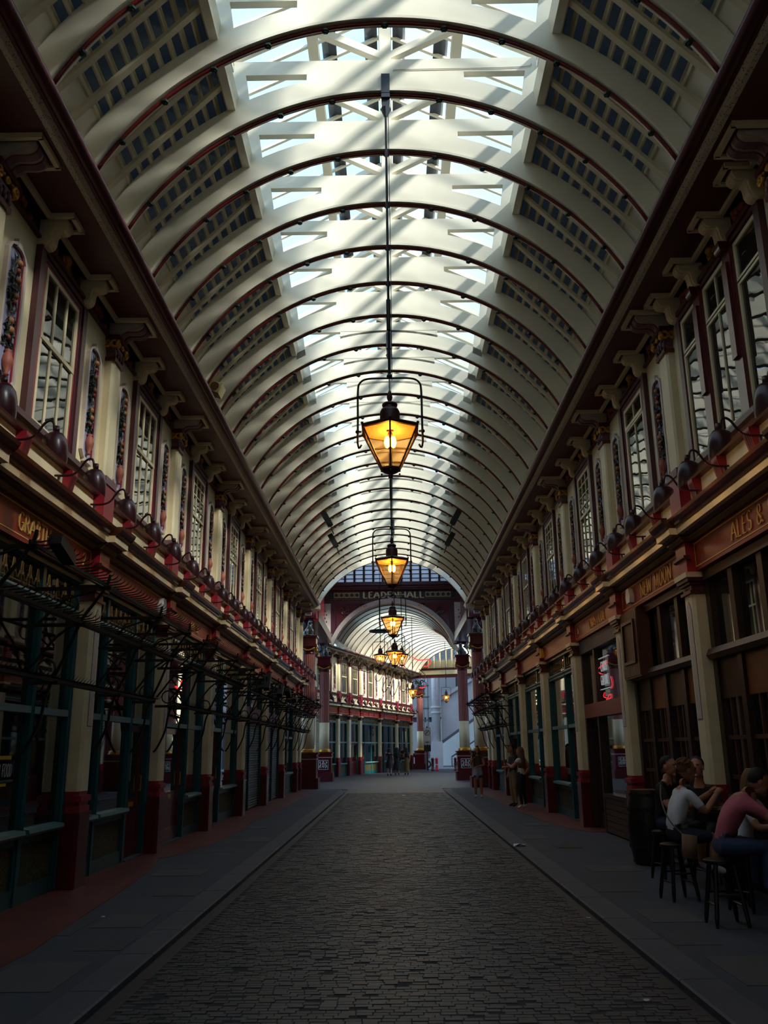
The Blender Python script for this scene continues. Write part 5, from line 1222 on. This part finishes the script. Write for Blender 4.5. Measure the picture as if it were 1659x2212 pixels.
bollard(3.25, 69.6, 'bollard_pink', 'red bollard by the street exit, sunlight put into its colour'); bollard(2.95, 69.9, 'oxblood', 'dark red bollard next to the one coloured as sunlit'); bollard(4.75, 70.5, 'oxblood', 'dark red bollard near the crest pedestal column')
def road_sign():
    r = empty('road_sign', (2.62, 71.4, -.012)); tag(r, 'road sign on a black post reading ENDS by the street exit', 'road sign')
    part('post', MB().lathe([(.05, 0), (.05, 3.4)], n=8), 'iron', r)
    part('red_band', MB().lathe([(.07, 1.15), (.07, 1.5)], n=8), 'crimson', r)
    part('sign_plate', MB().box(-.28, .28, -.08, -.05, 2.0, 3.25), 'sign_grey', r)
    part('sign_border', MB().box(-.3, .3, -.07, -.045, 1.98, 2.0).box(-.3, .3, -.07, -.045, 3.25, 3.27).box(-.3, -.28, -.07, -.045, 2.0, 3.25).box(.28, .3, -.07, -.045, 2.0, 3.25), 'iron', r)
    part('ring_symbol', MB().torus((0, -.09, 2.9), .21, .02, 20, 5, 'y').bar((-.16, -.09, 2.74), (.16, -.09, 3.06), .03).bar((-.1, -.09, 2.8), (.04, -.09, 3.0), .08), 'lloyd_dark', r)
    mb, L = lettering('ENDS', .13, depth=.01, t=.2, serif=False); put_letters(mb, 'iron', r, Matrix.Translation((-L/2, -.08, 2.08)) @ Matrix.Rotation(-PI/2, 4, 'Z'))
    part('black_box', MB().box(-.28, .28, -.12, .0, 1.45, 1.95), 'iron', r)
mat('sign_grey', (176, 178, 182), .5, var=.03)
road_sign()
# ================================================================== black cable and red neon sculpture hung in the lane
def neon_art():
    r = empty('neon_sculpture', (0, 58.5, 5.6)); tag(r, 'looping black cable sculpture with red neon tips hung in the lane', 'sculpture'); q = random.Random(21)
    F = lambda u, v: Vector(((u-852)/1870*60.2, 0, 1.62+(1619-v)/1870*61.5-5.6))
    loops = [[(782,1432),(776,1445),(785,1462),(805,1468),(795,1452),(784,1436)], [(760,1452),(775,1462),(800,1464),(822,1452),(838,1448)], [(836,1448),(820,1468),(814,1480),(822,1484),(838,1460),(845,1450)], [(845,1450),(838,1478),(828,1500),(835,1505),(848,1482),(852,1462)], [(852,1460),(850,1490),(845,1510),(852,1514),(862,1490),(858,1466)],
             [(858,1462),(870,1480),(866,1500),(874,1506),(884,1484),(872,1462)], [(870,1452),(885,1470),(880,1495),(888,1500),(896,1478)], [(846,1402),(850,1430),(846,1450)], [(872,1405),(874,1440),(868,1455)], [(905,1462),(918,1474),(914,1488),(900,1492)], [(900,1494),(916,1498),(920,1490),(910,1482)]]
    for lp in loops: part('cable_loop', MB().tube(smooth_path([F(u, v)+Vector((0, q.uniform(-.5, .5), 0)) for u, v in lp], 5), .022, 5), 'cable', r, True)
    for lp in ([(842,1436),(848,1424),(850,1418)], [(892,1438),(905,1444),(926,1443),(930,1448),(924,1456),(915,1457)], [(778,1428),(776,1432)], [(905,1499),(912,1500),(918,1495)], [(826,1428),(831,1434)], [(873,1450),(876,1459)]):
        part('neon_tube', MB().tube(smooth_path([F(u, v) for u, v in lp], 5), .03, 6), 'neon_red', r, True)
    part('suspension_wire', MB().tube([F(846,1402), (F(846,1402).x, 0, 4.2)], .01, 4).tube([F(872,1405), (F(872,1405).x, 0, 4.2)], .01, 4), 'cable', r)
neon_art()
# ================================================================== fittings on the roof
for (x, y, lb) in ((-2.2, 27.0, 'black spotlight on the vault near the hook-rail side, nearer the shutters'), (-2.2, 30.0, 'black spotlight on the vault near the hook-rail side, nearer the sign arch'), (2.2, 27.0, 'black spotlight on the vault near the card shop side, nearer CARDS GALORE'), (2.2, 30.0, 'black spotlight on the vault near the card shop side, nearer the sign arch')):
    s = 1 if x > 0 else -1; z = ZC+math.sqrt(RI**2-x*x)-.02
    o = P('spotlight', MB().add(MB().box(-.09, .09, -.09, .09, -.5, 0).box(-.07, .07, -.07, .07, -.52, -.5), Matrix.Rotation(s*.5, 4, 'Y')), 'iron').put(None, (x, y, z)); tag(o, lb, 'spotlight')
    part('spotlight_arm', MB().add(MB().tube([(0, 0, -.5), (.05*s, 0, -.8)], .02, 5), Matrix.Rotation(s*.5, 4, 'Y')), 'iron', o)
sp = P('loudspeaker', MB().add(MB().prism([(-.13, -.12), (.13, -.16), (.13, .16), (-.13, .12)], -.1, .1, 'z'), Matrix.Rotation(.4, 4, 'Y')), 'beige').put(None, (-3.2, 14.72, 8.05)); tag(sp, 'beige loudspeaker on the gutter over the hook-rail side', 'loudspeaker')
part('speaker_cone', MB().add(MB().lathe([(.08, -.17), (.05, -.16)], n=12, ax='y', c=(.02, .0, 0)), Matrix.Rotation(.4, 4, 'Y')), 'wood_mid', sp)
part('speaker_bracket', MB().box(-.05, .05, -.03, .03, -.16, -.08), 'beige', sp)
# conduit on the second collar beam
cd = P('cable_conduit', MB().tube(smooth_path([(.1, 9.33, 10.12), (.12, 9.33, 10.14), (.2, 9.33, 10.14), (.6, 9.33, 10.14), (1.75, 9.33, 10.15), (1.9, 9.33, 10.2)], 4), .005, 5), 'pale').put(); tag(cd, 'thin grey conduit pinned along the beam above the large lantern', 'conduit')
# ================================================================== people, stools, tables, litter
for nm, rgb in dict(skin=(196, 140, 112), skin_tan=(176, 120, 92), hair_brown=(58, 40, 28), hair_dark=(30, 24, 22), hair_blonde=(112, 80, 46), hair_long=(112, 74, 44), cloth_white=(214, 214, 220), cloth_pink=(176, 84, 100), cloth_black=(22, 22, 25), cloth_navy=(30, 36, 54), jean=(48, 62, 92), jean_dark=(34, 42, 62), khaki=(150, 128, 100), olive_top=(70, 66, 50), shirt_blue=(168, 176, 200), ochre=(96, 76, 30), shoe_white=(214, 212, 210), shoe_dark=(28, 26, 26), shoe_pink=(206, 160, 150), tan_bag=(150, 116, 94), eye=(24, 18, 16), lip=(150, 84, 76)).items():
    mat(nm, rgb, .75 if nm not in ('eye',) else .3, var=.12, scale=9)
def skin_body(J, E, rad, lev=2):
    """grow one continuous surface over the joint skeleton"""
    names = list(J); idx = {n: i for i, n in enumerate(names)}
    me = bpy.data.meshes.new('sk'); me.from_pydata([tuple(J[n]) for n in names], [(idx[a], idx[b]) for a, b in E], []); me.update()
    o = bpy.data.objects.new('sk', me); COL.objects.link(o)
    m = o.modifiers.new('s', 'SKIN'); m.use_smooth_shade = True; m.branch_smoothing = .6
    sv = me.skin_vertices[0].data
    for n in names:
        r = rad[n]; sv[idx[n]].radius = r if isinstance(r, tuple) else (r, r)
        sv[idx[n]].use_root = (n == 'pelvis')
    s = o.modifiers.new('d', 'SUBSURF'); s.levels = lev; s.render_levels = lev
    dg = bpy.context.evaluated_depsgraph_get(); ev = o.evaluated_get(dg); res = bpy.data.meshes.new_from_object(ev)
    mb = MB(); mb.v = [tuple(v.co) for v in res.vertices]; mb.f = [tuple(p.vertices) for p in res.polygons]
    bpy.data.objects.remove(o); bpy.data.meshes.remove(me); bpy.data.meshes.remove(res); return mb
EDG = [('pelvis','spine'),('spine','chest'),('chest','neck'),('neck','headbase')]+[e for s in 'LR' for e in (('chest','sh'+s),('sh'+s,'el'+s),('el'+s,'wr'+s),('pelvis','hip'+s),('hip'+s,'kn'+s),('kn'+s,'an'+s),('an'+s,'toe'+s))]
def stand():
    J = dict(pelvis=(0,0,.95), spine=(0,.01,1.13), chest=(0,-.005,1.32), neck=(0,-.02,1.47), headbase=(0,0,1.55))
    for s, k in (('L',-1),('R',1)):
        J.update({'sh'+s:(k*.175,-.01,1.40),'el'+s:(k*.23,-.03,1.12),'wr'+s:(k*.24,.06,.88),'hip'+s:(k*.09,0,.90),'kn'+s:(k*.1,.02,.50),'an'+s:(k*.1,-.03,.09),'toe'+s:(k*.11,.12,.035)})
    return {n: Vector(p) for n, p in J.items()}
def sit(seat=.74, lean=15, foot=.28, spread=.12, headlean=0):
    a = math.radians(lean); u = Vector((0, math.sin(a), math.cos(a))); p = Vector((0, 0, seat+.10)); J = {'pelvis': p}
    a2 = math.radians(lean*1.35); u2 = Vector((0, math.sin(a2), math.cos(a2)))
    J['spine'] = p+u*.19; J['chest'] = J['spine']+u2*.19; J['neck'] = J['chest']+u2*.16; h = math.radians(lean+headlean); J['headbase'] = J['neck']+Vector((0, math.sin(h), math.cos(h)))*.08
    for s, k in (('L',-1),('R',1)):
        J.update({'sh'+s: J['chest']+u2*.08+Vector((k*.18,0,0)), 'el'+s: J['chest']+u2*.08+Vector((k*.23,.14,-.25)), 'wr'+s: J['chest']+u2*.08+Vector((k*.13,.34,-.22)), 'hip'+s: p+Vector((k*.1,.02,-.02)), 'kn'+s: p+Vector((k*(.1+spread*.4),.40,-.02)), 'an'+s: Vector((k*(.1+spread*.4),.36,foot+.08)), 'toe'+s: Vector((k*(.11+spread*.4),.49,foot+.03))})
    return J
def head_parts(c, yaw, pitch, hair, style):
    """returns (skin MB, [(name, MB, mat)]) for a head centred at c, looking along +Y before yaw/pitch"""
    M = Matrix.Translation(c) @ Matrix.Rotation(yaw, 4, 'Z') @ Matrix.Rotation(-pitch, 4, 'X'); sk = MB()
    hd = MB().ball((0, 0, .02), (.076, .096, .105), 14, 10).ball((0, .03, -.045), (.058, .066, .075), 12, 8)
    hd.tube([(0, .085, .03), (0, .108, -.005), (0, .098, -.02)], [.010, .016, .012], 6).ball((0, .082, -.10+.005), (.026, .018, .02), 8, 6)
    for s in (-1, 1): hd.ball((s*.076, -.005, .0), (.012, .024, .034), 8, 6); hd.ball((s*.032, .083, .045), (.024, .012, .008), 8, 4)
    sk.add(hd, M); ex = []
    ey = MB()
    for s in (-1, 1): ey.ball((s*.031, .088, .026), (.012, .007, .007), 8, 6)
    ex.append(('eyes', MB().add(ey, M), 'eye')); ex.append(('mouth', MB().add(MB().ball((0, .093, -.052), (.024, .007, .006), 8, 4), M), 'lip'))
    h = MB(); cap = MB().ball((0, -.016, .04), (.085, .098, .098), 28, 20)
    # hair cap: keep what lies above a sloping hairline
    keepf = []; 
    for f in cap.f:
        z = sum(cap.v[i][2] for i in f)/len(f); y = sum(cap.v[i][1] for i in f)/len(f)
        if z > .075+.9*max(0, y-.02) or (y < .01 and z > -.03+1.1*max(0, y+.06)): keepf.append(f)
    cap.f = keepf; h.add(cap)
    if style == 'short': pass
    if style == 'mop':
        q = random.Random(2)
        for k in range(60):
            a = q.uniform(0, 2*PI); e = q.uniform(.25, 1.4); p = Vector((.088*math.cos(a)*math.cos(e), -.016+.1*math.sin(a)*math.cos(e), .04+.1*math.sin(e)))
            if p.y > .06 and p.z < .09: continue
            h.tube([p, p*1.06+Vector((.0, -.015, -.012)), p*1.05+Vector((0, -.03, -.035))], [.014, .012, .003], 4)
    if style == 'long':
        for k in range(15):
            a = PI+PI*k/14; x, y = .085*math.cos(a), -.02+.09*math.sin(a)
            h.tube(smooth_path([(x*.6, y*.6, .12), (x, y, .04), (x*1.15, y*1.1-.01, -.1), (x*1.25, y*1.2-.03, -.25), (x*1.3, y*1.0-.05, -.42), (x*.9, y*.8-.06, -.50)], 3), [.02]+[.028]*13+[.014, .006], 5)
    if style in ('bob', 'tail'):
        for k in range(11):
            a = PI+PI*k/10; x, y = .085*math.cos(a), -.02+.09*math.sin(a)
            h.tube(smooth_path([(x*.6, y*.6, .12), (x, y, .04), (x*1.12, y*1.1-.01, -.1), (x*1.0, y-.02, -.22 if style == 'tail' else -.15)], 3), [.02]+[.026]*8+[.01], 5)
    if style == 'bun': h.ball((0, -.05, .15), (.05, .05, .04), 10, 8); h.tube(smooth_path([(.07, -.03, .05), (.09, -.03, -.08), (.08, -.01, -.2)], 3), [.03]*6+[.01], 6).tube(smooth_path([(-.07, -.03, .05), (-.09, -.03, -.08), (-.08, -.01, -.2)], 3), [.03]*6+[.01], 6)
    ex.append(('hair', MB().add(h, M), hair))
    if style == 'cap':
        ex[-1] = ('hair', MB().add(cap, M), hair); cp = MB().ball((0, -.01, .055), (.09, .104, .095), 14, 10); cp.f = [f for f in cp.f if sum(cp.v[i][2] for i in f)/len(f) > .07]
        cp.prism([(-.07, .07), (-.05, .15), (.0, .17), (.05, .15), (.07, .07)], .07, .085, 'z'); ex.append(('baseball_cap', MB().add(cp, M), 'cloth_black'))
    return sk, ex
def hand(w, d, curl=.5, side=1):
    """palm with five separate bent fingers at wrist w, pointing along d"""
    d = d.normalized(); u = d.cross(Vector((0, 0, 1))); u = u.normalized() if u.length > .1 else Vector((1, 0, 0)); n = u.cross(d).normalized(); m = MB()
    m.tube([w-d*.02, w+d*.03, w+d*.075], [.026, .034, .03], 8)
    for k, L in enumerate((.062, .075, .07, .055)):
        b = w+d*.07+u*(-.027+.018*k); a = d*math.cos(curl)-n*math.sin(curl); a2 = d*math.cos(curl*2.2)-n*math.sin(curl*2.2)
        m.tube([b, b+a*L*.5, b+a*L*.5+a2*L*.5], [.0095, .0085, .006], 5)
    b = w+d*.025-u*.03*side; m.tube([b, b+(d*.6-u*side*.8).normalized()*.035, b+(d*.6-u*side*.8).normalized()*.035+d*.028], [.011, .0095, .006], 5)
    return m
def person(label, loc, rz, J, cloth, hair, style, sleeve=.55, leg=1.0, yaw=0, pitch=0, scale=1.0, girth=1.0, curl=.5, group=None, skin='skin', extras=(), lev=2):
    """cloth = (top, bottom, shoes) material names; leg = share of the leg covered by the bottom"""
    g = girth; rad = dict(pelvis=(.15*g,.115*g), spine=(.135*g,.105*g), chest=(.15*g,.11*g), neck=.058, headbase=.05)
    for s in 'LR': rad.update({'sh'+s:.07*g,'el'+s:.046,'wr'+s:.03,'hip'+s:.1*g,'kn'+s:.066,'an'+s:.044,'toe'+s:.038})
    mb = skin_body(J, EDG, rad, lev); body_f = len(mb.f)
    up = (J['headbase']-J['neck']).normalized(); hc = J['headbase']+up*.085+Vector((0, .02, 0))
    sk, ex = head_parts(hc, yaw, pitch, hair, style); mb.add(sk)
    for s, k in (('L', -1), ('R', 1)): mb.add(hand(J['wr'+s], J['wr'+s]-J['el'+s], curl, k))
    def seg(p, a, b):
        ab = b-a; t = max(0, min(1, (p-a).dot(ab)/ab.length_squared)); return (p-(a+ab*t)).length, t
    reg = [('pelvis','spine','mid'),('spine','chest','top'),('chest','neck','nk'),('neck','headbase','skin')]+[e for s in 'LR' for e in (('chest','sh'+s,'top'),('sh'+s,'el'+s,'ua'),('el'+s,'wr'+s,'fa'),('pelvis','hip'+s,'bot'),('hip'+s,'kn'+s,'ul'),('kn'+s,'an'+s,'ll'),('an'+s,'toe'+s,'sh'))]
    me = bpy.data.meshes.new('person'); me.from_pydata(mb.v, [], mb.f)
    for nm in (skin,)+tuple(cloth): me.materials.append(MATS[nm])
    V = [Vector(v) for v in mb.v]
    for i, p in enumerate(me.polygons):
        p.use_smooth = True
        if i >= body_f: p.material_index = 0; continue
        c = sum((V[j] for j in mb.f[i]), Vector())/len(mb.f[i]); best = min((seg(c, J[a], J[b])+(r,) for a, b, r in reg), key=lambda q: q[0]); t, r = best[1], best[2]
        mi = {'top': 1, 'bot': 2, 'skin': 0, 'sh': 3}.get(r)
        if r == 'mid': mi = 1 if t > .15 else 2
        if r == 'nk': mi = 1 if t < .62 else 0
        if r == 'ua': mi = 1 if t < sleeve*1.4 else 0
        if r == 'fa': mi = 1 if sleeve > .8 and t < .9 else 0
        if r == 'ul': mi = 2 if t < leg*2 else 0
        if r == 'll': mi = 3 if t > .93 else (2 if .5+t*.5 < leg else 0)
        p.material_index = mi
    o = bpy.data.objects.new('person', me); COL.objects.link(o); o.location = loc; o.rotation_euler = (0, 0, rz); o.scale = (scale,)*3
    tag(o, label, 'person', group)
    for nm, m, mt in ex: part(nm, m, mt, o, True)
    for nm, m, mt in extras: part(nm, m, mt, o, True)
    return o
def skirt(z0, z1, r0, r1, flare=0, c=(0, 0)):
    n = 16; m = MB()
    for i in range(5):
        pass
    prof = [(r0+(r1-r0)*(i/6)**.8, z0+(z1-z0)*i/6) for i in range(7)]
    m.lathe(prof, (c[0], c[1], 0), n, caps=False); m.v = [(x, y*.8, z) for x, y, z in m.v]; return m
# --- woman with phone near the far hook rail
J = stand(); J['elR'] = Vector((.24, .06, 1.14)); J['wrR'] = Vector((.14, .2, 1.34)); J['elL'] = Vector((-.24, .03, 1.13)); J['wrL'] = Vector((-.02, .19, 1.08))
ti = MB().lathe([(.17, .78), (.165, .9), (.15, 1.02), (.145, 1.06)], n=16, caps=False); ti.v = [(x, y*.8, z) for x, y, z in ti.v]
tk = MB().prism([(-.02, 1.02), (.05, 1.02), (.07, .66), (-.01, .62)], .12, .15, 'y').prism([(.0, 1.02), (.06, 1.0), (.0, .72), (-.07, .76)], .13, .16, 'y')
person('woman in olive top with a pale shirt tied round her waist', (2.85, 31.0, -.004), PI-.15, J, ('olive_top', 'jean', 'shoe_pink'), 'hair_brown', 'bun', sleeve=.1, leg=.28, scale=.955, pitch=-.25, girth=.84, skin='skin_tan', extras=[('tied_shirt', ti, 'shirt_blue'), ('shirt_sleeves', tk, 'shirt_blue'), ('phone', MB().box(.1, .17, .24, .25, 1.36, 1.5), 'iron')])
# --- long-haired woman in black trousers with a phone, and the man in a cap beside her
J = stand(); J['elL'] = Vector((-.22, .16, 1.16)); J['wrL'] = Vector((-.12, .4, 1.26)); J['elR'] = Vector((.3, -.06, 1.15)); J['wrR'] = Vector((.2, .02, .98)); J['kpad'] = J['pelvis']; del J['kpad']
person('long-haired woman in black trousers and white trainers holding up a phone', (3.56, 25.4, -.004), PI/2-.75, J, ('cloth_white', 'cloth_black', 'shoe_white'), 'hair_long', 'long', sleeve=.2, leg=1.0, scale=.94, girth=.95, pitch=-.1, extras=[('phone', MB().box(-.16, -.08, .46, .47, 1.25, 1.4), 'iron'), ('watch', MB().lathe([(.036, -.012), (.036, .012)], (-.14, .34, 1.235), 10, 'y'), 'white')])
J = stand(); J['elL'] = Vector((-.22, .1, 1.15)); J['wrL'] = Vector((-.1, .3, 1.12))
person('man in a dark cap, navy tee and beige trousers behind the long-haired woman', (3.42, 26.2, -.004), PI/2+.3, J, ('cloth_navy', 'khaki', 'shoe_dark'), 'hair_dark', 'cap', scale=.98, pitch=-.2, skin='skin_tan')
# --- three women far off in the lane
J = stand(); J['elL'] = Vector((-.26, .05, 1.2)); J['wrL'] = Vector((-.2, .15, 1.42))
person('woman in a short black dress with bare legs, in the lane', (-.34, 57.6, -.012), .1, J, ('cloth_black', 'cloth_black', 'shoe_dark'), 'hair_dark', 'bob', sleeve=.3, leg=.1, scale=.98, girth=.85, extras=[('dress_skirt', skirt(1.05, .52, .14, .23), 'cloth_black')])
J = stand()
person('woman in a long black coat dress, in the lane', (.16, 59.6, -.012), -.1, J, ('cloth_black', 'cloth_black', 'shoe_dark'), 'hair_dark', 'long', sleeve=.95, leg=.1, scale=1.0, girth=.9, extras=[('dress_skirt', skirt(1.05, .36, .15, .27), 'cloth_black')])
J = stand(); J['elL'] = Vector((-.22, .08, 1.15)); J['wrL'] = Vector((-.12, .2, 1.2))
person('woman in a long ochre dress, in the lane', (.80, 59.7, -.012), .5, J, ('ochre', 'ochre', 'shoe_dark'), 'hair_dark', 'long', sleeve=.2, leg=.1, scale=1.0, girth=.85, extras=[('dress_skirt', skirt(1.05, .22, .14, .2), 'ochre')])
# --- drinkers outside the pub
J = sit(.58, 14, .26); J['wrR'] = Vector((.1, .5, 1.1)); J['elR'] = Vector((.25, .28, .92)); J['wrL'] = Vector((-.02, .5, 1.12)); J['elL'] = Vector((-.2, .3, .94))
bag = MB().prism([(-.02, .46), (.13, .44), (.15, .68), (.0, .7)], .2, .26, 'x')
strap = MB().tube(smooth_path([(-.1, -.06, 1.2), (.02, -.12, 1.04), (.14, -.1, .84), (.21, .02, .68)], 4), .008, 5)
person('fair-haired person in a white polo shirt on a bar stool, shoulder bag', (3.11, 10.32, -.004), -PI/2+.12, J, ('cloth_white', 'jean_dark', 'shoe_white'), 'hair_blonde', 'mop', sleeve=.5, leg=.45, pitch=.12, skin='skin_tan', lev=3, extras=[('shoulder_bag', bag, 'tan_bag'), ('bag_strap', strap, 'tan_bag')])
J = sit(.62, 27, .24, headlean=22); J['elR'] = Vector((.28, .44, .94)); J['wrR'] = Vector((.14, .58, .78)); J['elL'] = Vector((-.24, .5, .95)); J['wrL'] = Vector((-.02, .64, .98))
person('man in a pink tee and jeans hunched on the stool by the ALES & STOUTS bay', (3.10, 8.88, -.004), -PI/2-.02, J, ('cloth_pink', 'jean', 'shoe_dark'), 'hair_dark', 'short', sleeve=.5, leg=1.0, pitch=.35, girth=1.08, skin='skin_tan', lev=3)
J = sit(.58, 8, .24)
person('man in a black tee and jeans sitting beside the dark barrel', (3.46, 11.85, -.004), -PI/2-.8, J, ('cloth_black', 'jean_dark', 'shoe_dark'), 'hair_dark', 'short', sleeve=.5, leg=1.0, pitch=.1, girth=1.08, lev=3)
J = sit(.58, 10, .24)
person('dark-haired person in black facing the drinkers across the barrel table', (3.78, 11.22, -.004), PI-.55, J, ('cloth_black', 'cloth_black', 'shoe_dark'), 'hair_brown', 'short', sleeve=.5, pitch=-.05, girth=.95, lev=3)
J = sit(.58, 12, .30)
person('blonde woman in a white top sitting against the pub pillar', (3.62, 9.62, -.004), -2.3, J, ('cloth_white', 'jean', 'shoe_white'), 'hair_blonde', 'tail', sleeve=.5, girth=.85, pitch=.1, lev=3, scale=.93)
def stool(x, y, rz, label):
    r = empty('bar_stool', (x, y, -.004), rz); tag(r, label, 'stool', 'black bar stools')
    part('seat', MB().lathe([(.14, .54), (.165, .55), (.165, .575), (.14, .585)], n=18), 'wood_black', r, .6)
    for k in range(4):
        a = PI/4+k*PI/2; part('leg', MB().tube([(.12*math.cos(a), .12*math.sin(a), .55), (.2*math.cos(a), .2*math.sin(a), .08), (.21*math.cos(a), .21*math.sin(a), 0)], [.022, .022, .014], 8), 'wood_black', r)
    for k in range(4):
        a, b = PI/4+k*PI/2, PI/4+(k+1)*PI/2; z = .19 if k % 2 else .28; q = .12+.08*(1-z/.55)
        part('rung', MB().tube([(q*math.cos(a), q*math.sin(a), z), (q*math.cos(b), q*math.sin(b), z)], .012, 6), 'wood_mid' if k == 2 else 'wood_black', r)
stool(3.11, 10.32, .2, 'black wooden bar stool under the person in white polo'); stool(3.10, 8.88, .0, 'black wooden bar stool under the man in pink tee')
stool(3.46, 11.85, .3, 'black wooden bar stool under the man in black tee'); stool(3.78, 11.22, .3, 'black wooden bar stool behind the barrel table, by the pub wall'); stool(3.62, 9.62, .5, 'black wooden bar stool under the blonde woman')
def barrel(x, y, h, label, top=True, rr=1.0, name='barrel', tr=.3):
    r = empty(name, (x, y, -.004)); tag(r, label, 'barrel')
    prof = [(.23, 0), (.27, h*.2), (.295, h*.5), (.27, h*.8), (.23, h)]
    part('staves', MB().lathe([(a*rr, b) for a, b in prof], n=20), 'wood_black', r, .5)
    for z, q in ((.05, .245), (h*.25, .284), (h*.75, .284), (h-.05, .245)): part('hoop', MB().lathe([(q*rr+.004, z-.02), (q*rr+.004, z+.02)], n=20, caps=False), 'iron', r)
    if top: part('table_top', MB().lathe([(tr-.01, h), (tr, h+.02), (tr-.01, h+.04)], n=24), 'wood_mid', r)
    else: part('lid', MB().lathe([(.24, h), (.24, h+.02)], n=20), 'wood_mid', r)
    return r
barrel(3.68, 13.35, 1.0, 'tall black barrel standing by the card shop end of the pub front', False, 1.05)
barrel(3.78, 10.35, .92, 'black barrel table with drinks among the seated drinkers', True, .6, 'barrel_table')
barrel(3.82, 8.75, .92, 'black barrel table in front of the man in pink tee', True, .55, 'barrel_table', .25)
mat('beer_red', (120, 24, 14), .2, var=0); glass('tumbler', (235, 240, 240), .85, body=(150, 150, 150))
def cup(x, y, z, label, m='beer_red'):
    o = P('drinking_glass', MB().lathe([(.028, 0), (.036, .13)], n=12, caps=False).lathe([(.0, .002), (.028, .002)], n=12, caps=False), 'tumbler', True).put(None, (x, y, z)); tag(o, label, 'glass', 'drinks on the barrel table'); part('drink', MB().lathe([(.025, .004), (.031, .085)], n=12), m, o)
cup(3.66, 10.36, .957, 'glass of red drink nearest the person in white polo'); cup(3.68, 10.5, .957, 'glass of red drink beside the paper on the barrel table'); cup(3.86, 10.5, .957, 'clear glass at the pub side of the barrel table', 'white')
pp = P('paper_wrapper', MB().box(-.11, .11, -.08, .08, 0, .006).box(-.03, .09, -.05, .06, .006, .02), 'white').put(None, (3.76, 10.24, .957), .3); tag(pp, 'white paper wrapper on the barrel table', 'paper')
# --- litter on the setts and footway
def litter(x, y, z, s, m, label):
    q = random.Random(int(x*100+y*10)); b = MB(); n = 7; ring = [(s*q.uniform(.6, 1)*math.cos(i*2*PI/n), s*.7*q.uniform(.6, 1)*math.sin(i*2*PI/n), q.uniform(0, s*.35)) for i in range(n)]
    for i in range(n): b.face([(0, 0, s*q.uniform(.1, .3)), ring[i], ring[(i+1) % n]])
    b2 = [(px, py, 0) for px, py, _ in ring]; b.face(b2[::-1])
    o = P('plastic_bag' if 'bag' in label else 'paper_scrap', b, m).put(None, (x, y, z)); tag(o, label, 'plastic bag' if 'bag' in label else 'paper scrap', 'scraps on the ground')
litter(2.13, 15.85, 0, .14, 'white', 'crumpled clear plastic bag lying on the kerb by the pub'); litter(-.65, 22.4, RD, .12, 'white', 'white paper scrap in the middle of the setts')
litter(-1.95, 15.2, RD, .05, 'yellow', 'small yellow scrap in the gutter by the GRABTHAI shop'); litter(-1.92, 7.3, RD, .03, 'crimson', 'tiny red scrap in the gutter by the hook-rail kerb')
litter(1.7, 6.6, RD, .03, 'white', 'tiny white scrap on the setts near the pub kerb'); litter(.35, 34, RD, .1, 'white', 'small pale scrap on the setts near the crossing'); litter(1.95, 9.6, RD, .025, 'white', 'tiny white scrap against the pub-side kerb')
litter(-3.0, 9.6, 0.002, .03, 'white', 'tiny white scrap on the red tile by the GRABTHAI shop')
